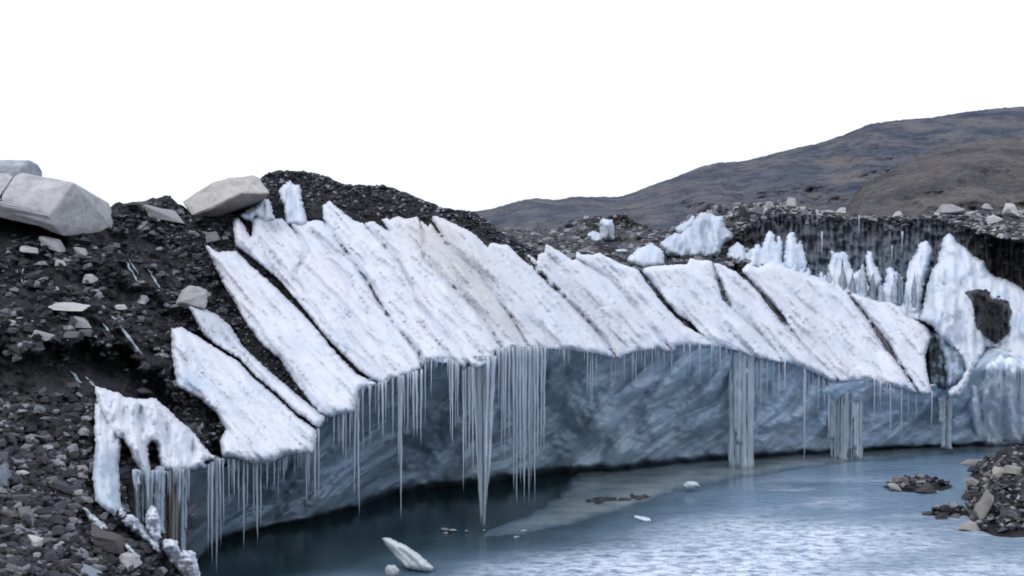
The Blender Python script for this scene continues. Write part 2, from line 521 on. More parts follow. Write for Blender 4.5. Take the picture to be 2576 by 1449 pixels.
# groove lines, each from the crest to the lip; (gap) = open width at that point
def P3(x, y): return T(3, [(x, y)])[0]
def P5(x, y): return T(5, [(x, y)])[0]
def P7(x, y): return T(7, [(x, y)])[0]
G = {
    'g1': [(590, 625, 16), (640, 662, 15), (700, 712, 16), (730, 745, 11), (775, 792, 5), (815, 845, 5), (860, 892, 5), (905, 935, 4), (960, 968, 3)],
    'g2': [(*P3(500, 440), 6), (*P3(560, 520), 3), (*P3(640, 640), 1), (*P3(560, 790), 0)],
    'g3': [(*P3(740, 420), 6), (*P3(800, 520), 1), (*P3(900, 650), 7), (*P3(955, 715), 4), (*P3(1060, 870), 6), (*P3(1120, 985), 8), (*P3(1220, 1130), 4), (*P3(1300, 1225), 3), (*P3(1400, 1335), 6), (1062, 925, 3)],
    'g4': [(*P3(1010, 450), 2), (*P3(1090, 530), 1), (*P3(1170, 610), 5), (*P3(1280, 735), 2), (*P3(1400, 1010), 2), (*P3(1520, 1140), 2), (*P3(1660, 1290), 2), (*P3(1720, 1390), 1)],
    'g5': [(*P3(1400, 430), 4), (*P3(1430, 560), 1), (*P3(1430, 700), 2), (*P3(1600, 850), 3), (*P3(1850, 1110), 4), (*P3(1930, 1260), 2), (*P3(1990, 1340), 1)],
    'g6': [(*P3(1480, 440), 8), (*P3(1590, 600), 3), (*P3(1800, 780), 2), (*P3(2000, 1050), 3), (*P3(2130, 1270), 3), (*P3(2160, 1310), 2)],
    'g7': [(*P5(190, 600), 3), (*P5(290, 730), 9), (*P5(380, 820), 8), (*P5(530, 960), 3), (*P5(700, 1140), 4), (*P5(850, 1340), 4), (*P5(870, 1370), 2)],
    'g8': [(*P5(570, 640), 4), (*P5(700, 720), 1), (*P5(810, 780), 4), (*P5(900, 880), 2), (*P5(1050, 1050), 3), (*P5(1170, 1200), 2), (*P5(1290, 1330), 1)],
    'g9': [(*P5(1030, 720), 6), (*P5(1090, 800), 11), (*P5(1200, 940), 12), (*P5(1300, 1055), 10), (*P5(1390, 1120), 16), (*P5(1480, 1190), 4), (*P5(1600, 1270), 2), (*P5(1640, 1290), 1)],
    'g10': [(*P5(1560, 660), 2), (*P5(1600, 780), 9), (*P5(1650, 930), 13), (*P5(1720, 1010), 3), (*P5(1900, 1170), 2), (*P5(2040, 1330), 2), (*P5(2080, 1400), 1)],
    'g11': [(*P7(20, 330), 5), (*P7(90, 410), 7), (*P7(160, 480), 9), (*P7(240, 580), 14), (*P7(310, 660), 14), (*P7(370, 740), 5), (*P7(470, 860), 3), (*P7(560, 950), 3), (*P7(700, 1080), 2), (*P7(730, 1120), 1)],
    'g13': [(*P7(780, 470), 3), (*P7(830, 530), 8), (*P7(940, 670), 7), (*P7(1080, 870), 15), (*P7(1140, 960), 8), (*P7(1200, 1040), 8), (*P7(1290, 1180), 7), (*P7(1320, 1215), 4)],
}
def slab(name, poly, parent, mat=None, yfun=slopeY, front=0.30, back=0.35, R=20, step=6.0, jag=2.2, relief=1.0, tint=None, dY=0.0, upright=False, power=0.5, blue=0.0):
    """a solid slab of ice of the outline POLY, swelling from its rim; streaks run down its length"""
    pts = []
    for (a, b), (c, d) in zip(poly, poly[1:] + poly[:1]):
        L = math.hypot(c - a, d - b)
        n = max(1, int(round(L / step)))
        for i in range(n):
            t = i / n
            j = jag if 0 < i else jag * 0.3
            pts.append((a + (c - a) * t + random.uniform(-j, j), b + (d - b) * t + random.uniform(-j, j)))
    nb = len(pts)
    p = np.array(pts)
    gx, gy = np.meshgrid(np.arange(p[:, 0].min(), p[:, 0].max(), step), np.arange(p[:, 1].min(), p[:, 1].max(), step))
    gx = gx.ravel() + rng.uniform(-step * .3, step * .3, gx.size)
    gy = gy.ravel() + rng.uniform(-step * .3, step * .3, gy.size)
    k = inside(pts, gx, gy)
    gx, gy = gx[k], gy[k]
    if len(gx):
        k = dist_to(pts, gx, gy) > step * 0.55
        gx, gy = gx[k], gy[k]
    allp = [Vector(q) for q in pts] + [Vector((a, b)) for a, b in zip(gx, gy)]
    vs, es, fs, _, _, _ = delaunay_2d_cdt(allp, [(i, (i + 1) % nb) for i in range(nb)], [], 1, 1e-5)
    u = np.array([q[0] for q in vs])
    v = np.array([q[1] for q in vs])
    d = dist_to(pts, u, v)
    s = (1 - (1 - np.clip(d / R, 0, 1)) ** 2) ** power
    Y0 = yfun(u, v) + dY
    c, a = (u * 1.15 - v) / 1.524, (u + 1.15 * v) / 1.524
    if upright:
        c, a = u * 1.0, v * 1.0
    c = c + 5 * fbm(u / 60, v / 60, 2)
    rel = 0.27 * fbm(c / 30, a / 240, 2) + 0.13 * ridged(c / 17 + 9, a / 160, 2) + 0.03 * fbm(c / 6, a / 60, 2) + 0.012 * fbm(u / 9, v / 9, 2)
    if upright:
        rel = rel + 0.30 * fbm(u / 60 + 5, v / 90, 3) + 0.12 * ridged(u / 24 + 0.5 * fbm(u / 50, v / 60, 2), v / 150 + 2, 2)
    sc = np.clip(d / 12, 0, 1)
    Yf = Y0 - front * s - relief * rel * sc
    Yb = Y0 + back * s
    Pf, Pb = W(u, v, Yf), W(u, v, Yb)
    n = len(u)
    bidx = d < 1e-3
    mp = np.where(bidx, np.arange(n), np.arange(n) + n)
    faces = [tuple(f) for f in fs] + [tuple(int(mp[i]) for i in reversed(f)) for f in fs]
    base = np.tile(SN, (n, 1)) if tint is None else tint(u, v, d)
    if blue:
        bl = blue * (1 - smooth(0, 26, d)) * smooth(-0.1, 0.4, fbm(u / 60, v / 60, 2)) 
        base = base * (1 - bl[:, None]) + BLUE * bl[:, None]
    P = np.concatenate([Pf, Pb])
    cu = np.stack([c / 100, a / 100], 1)
    gd = np.full(n, 1e9)
    for g in G.values():
        for (x1, y1, w1), (x2, y2, w2) in zip(g, g[1:]):
            t = np.clip(((u - x1) * (x2 - x1) + (v - y1) * (y2 - y1)) / ((x2 - x1) ** 2 + (y2 - y1) ** 2), 0, 1)
            gd = np.minimum(gd, np.hypot(u - x1 - t * (x2 - x1), v - y1 - t * (y2 - y1)))
    grit = 0.05 + 0.85 * (1 - smooth(0, 30, gd)) * smooth(-0.35, 0.3, fbm(u / 70 + 3, v / 70, 3)) + 0.5 * smooth(0.15, 0.5, fbm(c / 30 + 7, a / 200, 2))
    line = (0.55 * (1 - smooth(0.8, 4.5, gd)) * smooth(-0.5, 0.25, fbm(u / 40 + 9, v / 40, 2)))[:, None] if not upright else 0.0
    base = base * (1 - line) + np.array((0.30, 0.30, 0.33)) * line
    o = link_mesh(name, P, faces, mat or SNOW, parent, attr={'tint': np.concatenate([base, base]), 'grit': np.concatenate([grit, grit])}, uv=np.concatenate([cu, cu]))
    return o

def main_tint(u, v, d):
    n = fbm(u / 110, v / 110, 3)
    b = np.clip(smooth(-0.15, 0.5, n), 0, 1)[:, None] * 0.5
    c = SN * (1 - b) + PINK * b
    # sediment stain on the middle fins
    q = np.exp(-(((u * 1.15 - v) / 1.524 - (1190 * 1.15 - 720) / 1.524) / 46) ** 2) * smooth(540, 600, v) * (1 - smooth(820, 900, v))
    q2 = np.exp(-(((u * 1.15 - v) / 1.524 - (1120 * 1.15 - 590) / 1.524) / 60) ** 2) * (1 - smooth(640, 760, v))
    q3 = np.exp(-(((u * 1.15 - v) / 1.524 - (1440 * 1.15 - 740) / 1.524) / 40) ** 2) * 0.35
    s = np.clip(q * 0.75 + q2 * 0.5 + q3, 0, 0.85)[:, None]
    c = c * (1 - s) + BEIGE * s
    bl = smooth(34, 4, lip_edge(u) - v) * smooth(-0.2, 0.35, fbm(u / 45 + 8, v / 200, 2)) * 0.55
    bl = bl[:, None]
    return c * (1 - bl) + BLUE * bl

def left_of(g):   # boundary of the fin on the left side of the groove
    return [(x - (w - 2.6) * 0.45, y + (w - 2.6) * 0.45 * 0.87) for x, y, w in G[g]]
def right_of(g):
    return [(x + (w - 2.6) * 0.45, y - (w - 2.6) * 0.45 * 0.87) for x, y, w in G[g]]
def between(gl, gr, top, bottom):
    """fin between two grooves: TOP runs left to right along the crest, BOTTOM right to left along the lip"""
    return right_of(gl)[::-1] + top + left_of(gr) + bottom if gl and gr else None

fins = []
# leftmost slabs
fins.append((T(2, [(625, 205), (680, 215), (760, 240), (830, 275), (900, 285), (1030, 280), (1060, 320), (1110, 350), (1160, 410), (1240, 470), (1300, 540), (1350, 610), (1390, 650), (1450, 670), (1340, 700),
             (1370, 735), (1270, 750), (1180, 775), (1070, 760), (1045, 690), (1025, 600), (1000, 570), (975, 600), (980, 690), (1000, 790), (950, 800), (915, 740), (880, 690), (850, 620), (810, 560), (760, 540), (690, 430), (640, 320)]), dict(R=26, upright=True, front=0.55, relief=1.5)))
fins.append((T(2, [(630, 300), (680, 330), (730, 420), (775, 480), (800, 560), (785, 700), (790, 850), (800, 1000), (760, 1060), (690, 1010), (630, 960), (605, 800), (625, 600), (620, 420)]), dict(R=20, upright=True, front=0.3, tint=lambda u, v, d: SN * (1 - smooth(1085, 1190, v)[:, None] * .75) + np.array((.38, .46, .53)) * smooth(1085, 1190, v)[:, None] * .75)))
fins.append((T(2, [(880, 730), (920, 770), (935, 840), (900, 900), (895, 810)]), dict(R=6, upright=True, front=0.15)))
fins.append(([(430, 828), (455, 822), (500, 848), (545, 876), (598, 908), (640, 953), (690, 993), (742, 1043), (797, 1083), (796, 1110), (785, 1140), (720, 1145), (690, 1160), (640, 1166), (590, 1152), (560, 1150),
              (552, 1110), (568, 1080), (545, 1042), (505, 1005), (445, 972), (433, 900)], dict(R=34, front=0.6, blue=0.0, tint=lambda u, v, d: SN + (BLUE - SN) * (np.exp(-((u - 470) / 40) ** 2 - ((v - 965) / 30) ** 2) * 0.8)[:, None])))
fins.append(([(468, 765), (490, 770), (512, 776), (548, 792), (582, 822), (612, 872), (660, 918), (720, 968), (766, 1008), (822, 1050), (802, 1078), (744, 1038), (694, 988), (642, 946), (602, 902), (548, 870), (512, 842), (492, 805)],
             dict(R=18, front=0.35, tint=lambda u, v, d: SN * (1 - 0.5 * (1 - smooth(800, 900, v))[:, None]) + np.array((.35, .38, .42)) * 0.5 * (1 - smooth(800, 900, v))[:, None])))
fins.append(([(513, 612), (530, 622), (548, 634), (595, 630), (625, 662), (682, 712), (742, 770), (792, 822), (850, 892), (900, 942), (962, 968), (930, 975), (906, 985), (890, 1035), (832, 1050), (804, 1040), (775, 1005), (737, 955),
              (705, 905), (655, 862), (622, 820), (592, 765), (562, 715), (545, 680)], dict(R=30, front=0.6)))
# the main run of fins
fins.append((right_of('g1')[::-1] + T(3, [(150, 600), (130, 440), (165, 415), (200, 450), (250, 545), (262, 540), (265, 425), (300, 405), (380, 432), (460, 420)]) + left_of('g2') +
             T(3, [(640, 960), (760, 1130), (900, 1290), (1060, 1420), (1130, 1500)]) + [(960, 963)], dict(R=30)))
fins.append((T(3, [(1130, 1500), (1060, 1420), (900, 1290), (760, 1130), (640, 960)]) + right_of('g2')[::-1] + T(3, [(520, 440), (600, 450), (700, 430), (740, 440)]) + left_of('g3') + [(1035, 940), (1000, 950), (965, 962)], dict(R=26)))
fins.append((right_of('g3')[::-1] + T(3, [(742, 330), (765, 320), (790, 300), (850, 352), (950, 432), (1000, 452)]) + left_of('g4') + [(1170, 928), (1130, 905), (1068, 912)], dict(R=28)))
fins.append((right_of('g4')[::-1] + T(3, [(1020, 450), (1090, 440), (1130, 470), (1200, 510), (1140, 430), (1180, 415), (1200, 432), (1225, 415), (1260, 405), (1300, 422), (1390, 410)]) + left_of('g5') + [(1250, 884), (1235, 915), (1190, 925)], dict(R=28)))
fins.append((right_of('g5')[::-1] + T(3, [(1420, 440), (1460, 480)]) + left_of('g6') + [(1290, 879)], dict(R=24)))
fins.append((right_of('g6')[::-1] + T(3, [(1490, 400), (1530, 408), (1600, 440), (1750, 510), (1830, 580), (1865, 622), (1885, 580), (1930, 592), (2000, 602), (2080, 682), (2150, 742)]) + left_of('g7') + [(1500, 890), (1420, 880), (1350, 876)], dict(R=32)))
fins.append((right_of('g7')[::-1] + T(5, [(210, 600), (245, 625), (285, 660), (290, 610), (340, 592), (350, 530), (400, 560), (470, 600), (540, 650)]) + left_of('g8') + [(1650, 878), (1590, 886)], dict(R=30)))
fins.append((right_of('g8')[::-1] + T(5, [(565, 570), (580, 590), (612, 612), (700, 610), (740, 597), (800, 630), (900, 680), (960, 700)]) + left_of('g9') + [(1735, 868), (1700, 871)], dict(R=28)))
fins.append((right_of('g9')[::-1] + T(5, [(1100, 700), (1200, 690), (1380, 680), (1400, 630), (1450, 650), (1540, 655)]) + left_of('g10') + [(1890, 898), (1835, 870), (1775, 866)], dict(R=28)))
fins.append((right_of('g10')[::-1] + T(5, [(1640, 690), (1740, 740), (1790, 790)]) + left_of('g11') + [(2095, 960), (2030, 930), (1985, 913), (1920, 908)], dict(R=28, blue=0.25)))
fins.append((right_of('g11')[::-1] + T(7, [(20, 300), (60, 262), (130, 292), (230, 250), (300, 272), (460, 342), (560, 382), (620, 392), (700, 450)]) + left_of('g13') + [(2290, 985), (2230, 970), (2190, 956), (2150, 958)], dict(R=30)))
fins.append((right_of('g13')[::-1] + T(7, [(800, 470), (900, 500), (1010, 540), (1100, 540), (1180, 590), (1200, 640), (1300, 680), (1370, 730), (1400, 800), (1350, 930), (1370, 1080), (1400, 1190)]) + [(2335, 990)], dict(R=26)))
for i, (poly, kw) in enumerate(fins):
    kw.setdefault('tint', main_tint)
    if i > 5:
        kw.update(front=0.20, R=14, jag=1.3, step=5.0, relief=1.25)
    elif i > 2:
        kw.update(jag=1.6, step=5.0)
    slab('ice_fin', poly, cliff, **kw)

# bed of ice under the main run, with sediment lying where the grooves open
bed_poly = [(x + 6, y + 2) for x, y in right_of('g1')[::-1]] + T(3, [(330, 470), (480, 500), (560, 520), (700, 490), (800, 420), (900, 450), (1000, 490), (1130, 500), (1250, 500), (1390, 480), (1500, 520), (1620, 520), (1830, 640), (1980, 640), (2120, 760)]) + \
    T(5, [(330, 680), (420, 660), (560, 700), (700, 680), (900, 740), (1080, 760), (1380, 720), (1540, 700), (1760, 790), (1850, 830)]) + T(7, [(150, 360), (460, 400), (620, 440), (820, 530), (1010, 600), (1200, 680), (1350, 790), (1330, 950), (1330, 1160)]) + \
    [(2290, 972), (2190, 948), (2095, 948), (1985, 905), (1890, 888), (1735, 860), (1590, 876), (1500, 880), (1350, 866), (1250, 872), (1170, 918), (1068, 908), (1000, 940)]
def bed_dark(u, v):
    dark = np.zeros(len(u))
    for g in G.values():
        for (x1, y1, w1), (x2, y2, w2) in zip(g, g[1:]):
            L2 = (x2 - x1) ** 2 + (y2 - y1) ** 2
            t = np.clip(((u - x1) * (x2 - x1) + (v - y1) * (y2 - y1)) / L2, 0, 1)
            dd = np.hypot(u - x1 - t * (x2 - x1), v - y1 - t * (y2 - y1))
            w = w1 + (w2 - w1) * t
            dark = np.maximum(dark, smooth(4.0, 10, w + 4.5 * fbm(u / 16, v / 16, 3)) * (1 - smooth(0.5, 1.3, dd / (w * 0.6 + 2))))
    return dark
def bed_tint(u, v, d):
    k = bed_dark(u, v)[:, None]
    return main_tint(u, v, d) * np.array((0.90, 0.91, 0.94)) * (1 - k) + np.array((0.022, 0.024, 0.030)) * k
slab('ice_bed', bed_poly, cliff, yfun=lambda u, v: slopeY(u, v) + 0.45 * bed_dark(u, v), front=0.02, back=0.3, R=20, dY=-0.07, relief=1.25, tint=bed_tint, step=4.5, jag=1.0)

# upright teeth and spires of the same ice
def spire_y(du):
    return lambda u, v: slopeY(u, np.maximum(v, du))
teeth = [
    (T(3, [(445, 250), (465, 200), (515, 165), (540, 185), (590, 190), (595, 260), (610, 330), (640, 440), (610, 480), (490, 450), (480, 350)]), dict(R=15, front=0.3, back=0.3)),
    (T(3, [(180, 400), (260, 340), (330, 290), (380, 285), (420, 420), (350, 445), (290, 410), (266, 450), (220, 430)]), dict(R=16, front=0.2, tint=lambda u, v, d: SN + (BLUE - SN) * (0.8 * (1 - smooth(620, 670, u)))[:, None])),
    (T(7, [(1180, 590), (1210, 400), (1230, 270), (1290, 160), (1310, 110), (1350, 95), (1390, 130), (1400, 200), (1370, 330), (1340, 450), (1315, 640), (1260, 650)]), dict(R=16, dY=0.6)),
    (T(7, [(55, 300), (60, 260), (80, 180), (130, 110), (160, 150), (190, 60), (215, 15), (250, 50), (268, 115), (280, 60), (300, 60), (315, 150), (320, 290), (200, 300)]), dict(R=11, front=0.3, dY=1.3)),
    (T(7, [(330, 130), (345, 60), (375, 0), (400, 60), (420, 120), (445, 95), (465, 150), (480, 230), (500, 300), (480, 360), (350, 330), (310, 300)]), dict(R=12, front=0.3, dY=1.2)),
    (T(7, [(630, 420), (640, 280), (660, 240), (665, 150), (685, 180), (720, 182), (775, 165), (790, 230), (830, 335), (880, 300), (890, 355), (950, 430), (1000, 465), (1010, 560), (820, 510), (700, 490)]), dict(R=15, dY=1.0)),
    (T(7, [(915, 200), (940, 170), (970, 190), (980, 260), (1020, 320), (1040, 370), (1010, 450), (950, 430), (920, 350)]), dict(R=12, front=.3, dY=1.6)),
    (T(7, [(1010, 480), (1060, 400), (1070, 300), (1110, 280), (1130, 320), (1190, 360), (1205, 450), (1190, 590), (1080, 580), (1015, 560)]), dict(R=14, dY=1.2)),
    (T(5, [(945, 640), (990, 590), (1060, 550), (1130, 530), (1190, 570), (1215, 620), (1215, 680), (1150, 705), (1060, 712), (1000, 695), (950, 680)]), dict(R=26, front=0.6, dY=0.8, relief=.5)),
]
def _ledge():
    top = []
    x = 1880.0
    r = random.Random(4)
    base = curve([(1880, 690), (1960, 672), (2080, 705), (2180, 735), (2300, 775), (2380, 800)])
    while x < 2370:
        top.append((x, float(base(x)) - r.uniform(0, 10)))
        x += r.uniform(6, 12)
        top.append((x, float(base(x)) - r.choice([6, 14, 22, 36, 50]) * r.uniform(.6, 1)))
        x += r.uniform(4, 9)
    return top + [(2375, 830), (2250, 800), (2120, 760), (1980, 712), (1885, 712)]
teeth.append((_ledge(), dict(R=12, front=0.35, dY=0.75)))
def bluish(u, v, d):
    k = (0.55 * smooth(-0.05, 0.5, fbm(u / 20, v / 60, 3)) + 0.15 + 0.3 * (1 - smooth(0, 7, d)))[:, None]
    return SN * (1 - k) + BLUE * k
for poly, kw in teeth:
    kw.setdefault('tint', bluish)
    slab('ice_spire', poly, cliff, upright=True, step=4.0, jag=2.6, relief=kw.pop('relief', 0.9), **kw)

# the tall flowing mass at the right-hand end
mass = T(7, [(1450, 200), (1480, 80), (1525, 35), (1560, 70), (1580, 110), (1650, 150), (1700, 210), (1780, 240), (1800, 300), (1850, 350), (1950, 380), (2070, 450), (2400, 560), (2400, 1120), (2070, 1070), (1960, 980),
             (1855, 890), (1840, 900), (1800, 880), (1760, 960), (1700, 1060), (1640, 1180), (1600, 1235), (1530, 1240), (1515, 1190), (1590, 1120), (1640, 1040), (1620, 960), (1570, 900), (1500, 850), (1450, 800), (1400, 720), (1300, 660), (1330, 600), (1360, 450), (1400, 300), (1440, 260)])
slab('ice_buttress', mass, cliff, front=0.9, R=46, upright=True, relief=1.5, tint=bluish, yfun=lambda u, v: slopeY(u, v) - 0.2 * smooth(850, 950, v))
slab('ice_lobe', T(7, [(1410, 770), (1500, 770), (1580, 810), (1640, 900), (1670, 1000), (1640, 1120), (1570, 1170), (1505, 1160), (1495, 1050), (1480, 950), (1450, 870)]), cliff, front=0.35, R=18, upright=True,
     dY=0.05, tint=lambda u, v, d: np.tile(np.array((0.30, 0.37, 0.46)), (len(u), 1)) * (0.45 + 0.55 * smooth(-.2, .3, fbm(u / 9, v / 26, 3)))[:, None])
slab('recess_shade', T(7, [(1350, 750), (1470, 750), (1535, 900), (1530, 1110), (1490, 1185), (1400, 1150)]), cliff, front=0.05, R=10, upright=True, dY=0.3, relief=1.0,
     tint=lambda u, v, d: np.tile(np.array((0.020, 0.028, 0.038)), (len(u), 1)) * (0.5 + 5.0 * smooth(0.05, 0.5, fbm(u / 5, v / 45, 3)))[:, None])  # near-black slab: the cavity's shade is put into its colour

# pale curtain of ice below it, down to the water at the right-hand end
def curtain_tint(u, v, d):
    k = smooth(-0.25, 0.35, fbm(u / 11, v / 120, 3))[:, None]
    return np.array((0.58, 0.68, 0.79)) * (1 - k) + np.array((0.76, 0.82, 0.88)) * k
slab('ice_curtain', [(2418, 1000), (2440, 960), (2475, 915), (2520, 890), (2580, 905), (2640, 930), (2720, 950), (2720, 1112), (2640, 1119), (2576, 1116), (2530, 1122), (2480, 1124), (2452, 1110), (2440, 1060)], cliff,
     yfun=lambda u, v: 47.3 + 2.2 * smooth(900, 1125, v), front=0.35, back=0.4, R=30, upright=True, relief=1.5, tint=curtain_tint)

# pocket of debris frozen into that mass
dirt = slab('debris_pocket', T(7, [(1640, 470), (1700, 440), (1790, 450), (1840, 510), (1950, 530), (1990, 610), (1970, 680), (1960, 770), (1900, 820), (1865, 850), (1800, 810), (1710, 720), (1700, 600)]), cliff, mat=GROUND,
            front=0.3, back=0.2, R=20, dY=-1.05, upright=True, step=4.5, relief=2.5)

# the blue-grey wall under the lip
def build_wall():
    us = np.arange(290, 2760, 6.0)
    top = lip_edge(us) - 22
    top = np.where(us < 560, 1185, top)
    wl = waterline(us)
    ts = np.linspace(0, 1, 90)
    Yl = lipY(us) + 0.45 
    Yw = np.maximum(water_y(wl), Yl + 1.0)
    U = np.repeat(us[:, None], len(ts), 1)
    V = top[:, None] + ts[None] * (wl - top)[:, None]
    pw = np.interp(us, [400, 1000, 1500, 2300, 2700], [2.2, 2.0, 2.2, 1.5, 1.3])[:, None]
    prof = 1 - (1 - ts[None]) ** pw
    Y = Yl[:, None] + (Yw - Yl)[:, None] * prof
    c2, a2 = (U * 0.85 + V) / 1.312, (U - 0.85 * V) / 1.312
    warp = 22 * fbm(U / 300, V / 220, 2)
    amp = np.sin(np.pi * np.clip(ts * 1.02, 0, 1)) ** 0.6
    nz = 0.70 * fbm((c2 + warp) / 120, a2 / 230, 2) + 0.45 * np.abs(perlin((c2 + warp) / 62 + 3, a2 / 130)) * 2 + 0.12 * ridged((c2 + warp) / 30 + 3, a2 / 150, 2) + 0.10 * fbm(U / 20, V / 20, 3)
    Y = Y - 1.2 * nz * amp[None]
    Y = Y + 0.9 * smooth(0.93, 0.985, ts + 0.03 * perlin(U / 40, U * 0))
    P = W(U, V, Y)
    low = P[:, -1, :].copy()
    low[:, 2] -= 1.5
    low2 = P[:, 0, :].copy()
    low2[:, 1] += 2.0
    P = np.concatenate([low2[:, None], P, low[:, None]], 1)
    k = smooth(700, 2300, U)[..., None]
    A, B = np.array((0.29, 0.40, 0.50)), np.array((0.56, 0.71, 0.87))
    tint = A * (1 - k) + B * k  # paler to the right: lighting under the overhang painted into the tint
    mid = np.exp(-((U - 1550) / 260) ** 2)[..., None] * 0.6
    tint = tint * (1 - mid) + np.array((0.33, 0.42, 0.48)) * mid
    rt = (smooth(2420, 2520, U) * (1 - smooth(1000, 1120, V)))[..., None]
    tint = tint * (1 - rt) + np.array((0.68, 0.76, 0.84)) * rt  # lit upper right end painted paler
    lf = (1 - smooth(440, 560, U))[..., None]
    tint = tint * (1 - lf) + np.array((0.10, 0.105, 0.11)) * lf  # recessed left end: its cave shade painted into the tint
    wet = (smooth(0.90, 0.96, ts[None] + 0.05 * fbm(U / 30, V / 30, 2)) * 0.7)[..., None]  # mask of the waterline band: wet ice plus painted undercut shadow
    tint = tint * (1 - wet) + np.array((0.07, 0.085, 0.095)) * wet  # dark band at the waterline: wet ice plus painted undercut shadow
    tint = np.concatenate([tint[:, :1], tint, tint[:, -1:]], 1)
    uu = np.stack([a2 / 75, (c2 + warp) / 75], -1)
    uu = np.concatenate([uu[:, :1], uu, uu[:, -1:]], 1)
    link_mesh('ice_wall', P.reshape(-1, 3), grid_faces(len(us), P.shape[1]), WALL, cliff, attr={'tint': tint.reshape(-1, 3)}, uv=uu.reshape(-1, 2))
build_wall()

# ------------------------------------------------------------------ icicles
def tube(path, radii, n=7, seed=0):
    """closed tapering tube through the points of PATH"""
    r = random.Random(seed)
    vs, fs = [], []
    m = len(path)
    ph = r.uniform(0, 6.28)
    for i, (p, rad) in enumerate(zip(path, radii)):
        for k in range(n):
            a = ph + 2 * math.pi * k / n
            q = rad * (1 + r.uniform(-0.18, 0.18))
            vs.append((p[0] + q * math.cos(a), p[1] + q * math.sin(a), p[2]))
    for i in range(m - 1):
        for k in range(n):
            a, b = i * n + k, i * n + (k + 1) % n
            fs.append((a, a + n, b + n, b))
    fs.append(tuple(range(n)))
    fs.append(tuple(range((m - 1) * n, m * n))[::-1])
    return vs, fs

def icicle_geo(u, v0, v1, r0, Y, seed, blunt=0.06):
    r = random.Random(seed)
    p = W(u, v0, Y)
    L = (v1 - v0) * px(Y)
    m = max(5, min(14, int(L / 0.22)))
    path, rad = [], []
    dx, dy = r.uniform(-0.012, 0.012) * L, r.uniform(-0.02, 0.01) * L
    for i in range(m):
        t = i / (m - 1)
        w = r.uniform(-0.15, 0.15) * r0
        path.append((p[0] + dx * t + w, p[1] + dy * t, p[2] - L * t))
        rad.append(r0 * ((1 - t) ** 0.75 * (1 - blunt) + blunt) * (1 + r.uniform(-0.16, 0.16)))
    return tube(path, rad, 7, seed)

ic = []                                               # u, v top, v bottom, radius, Y
def add_ic(u, v1, r, top=None, dy=0.0):
    v0 = (lip_edge(u) if top is None else top) - 6
    ic.append((u, v0, v1, r, float(lipY(u)) + dy + random.uniform(-0.12, 0.18)))
for u, v1, r in [(524, 1395, .035), (532, 1425, .05), (545, 1449, .055), (552, 1380, .035), (560, 1330, .03), (575, 1275, .028), (588, 1260, .03), (600, 1300, .03), (613, 1385, .045), (622, 1290, .03), (637, 1310, .035), (645, 1372, .05), (655, 1330, .04),
                 (672, 1240, .028), (690, 1235, .03), (712, 1215, .025), (770, 1278, .045), (777, 1245, .03), (791, 1270, .045), (800, 1265, .04), (863, 1160, .035), (870, 1190, .03), (880, 1140, .03), (893, 1260, .04), (899, 1303, .05), (912, 1165, .03), (930, 1130, .03),
                 (953, 1095, .035), (962, 1110, .045), (970, 1080, .03), (988, 1115, .03), (1003, 1180, .05), (1008, 1308, .065), (1017, 1090, .035), (1026, 1100, .035), (1040, 1110, .045), (1048, 1108, .05), (1060, 1125, .04), (1070, 1080, .03), (1085, 1010, .02),
                 (1132, 1110, .03), (1138, 1125, .04), (1146, 1090, .035), (1150, 1080, .035), (1166, 1240, .045), (1170, 1190, .05), (1182, 1165, .04), (1189, 1210, .045), (1262, 1150, .045), (1272, 1180, .04), (1290, 1240, .06), (1298, 1275, .065), (1306, 1220, .06),
                 (1314, 1235, .06), (1322, 1270, .06), (1330, 1272, .075), (1336, 1225, .06), (1344, 1270, .06), (1352, 1165, .05), (1362, 1140, .06), (1370, 1150, .055), (1280, 1120, .05), (1255, 1040, .04), (1266, 1080, .04)]:
    add_ic(u, v1, r, dy=-0.1)
for u, v1, r in [(1478, 1010, .03), (1485, 1035, .03), (1490, 1040, .03), (1500, 985, .025), (1537, 1000, .03), (1548, 975, .028), (1570, 965, .03), (1590, 980, .03), (1600, 990, .03), (1622, 960, .03), (1640, 965, .03), (1655, 940, .028), (1690, 955, .03),
                 (1720, 960, .03), (1735, 945, .03), (1760, 965, .03), (1790, 960, .03), (1812, 975, .03), (1905, 1000, .035), (1915, 1040, .04), (1930, 1005, .035), (1945, 1015, .035), (1960, 1010, .03), (1975, 1000, .03), (2024, 1168, .06), (2035, 1040, .03), (2060, 1050, .03),
                 (2085, 1120, .05), (2200, 1060, .03), (2215, 1040, .03), (2240, 1110, .03), (2268, 1120, .03), (2285, 1060, .03), (2305, 1060, .03), (2345, 1080, .03)]:
    add_ic(u, v1, r)
# the 100 longest are parts of their own, the finer fringe is one mass
for i, (u, v0, v1, r, Y) in enumerate(ic[:100]):
    vs, fs = icicle_geo(u, v0, v1, r, Y, 100 + i)
    link_mesh('icicle', vs, fs, ICICLE, cliff)
fringe_v, fringe_f = [], []
def fringe(u, v0, v1, r, Y, seed):
    vs, fs = icicle_geo(u, v0, v1, r, Y, seed)
    o = len(fringe_v)
    fringe_v.extend(vs)
    fringe_f.extend([tuple(i + o for i in f) for f in fs])
for i, a in enumerate(ic[100:]):
    fringe(*a, 900 + i)
sd = 2000
for _ in range(60):
    u = random.choice([random.uniform(335, 475), random.gauss(395, 12), random.gauss(450, 10)])
    sd += 1
    t = 1176 + random.uniform(-4, 10)
    fringe(u, t, t + random.uniform(25, 150) * random.uniform(.3, 1), random.uniform(.02, .055), float(lipY(u)) - random.uniform(0.3, 0.9), 5000 + sd)
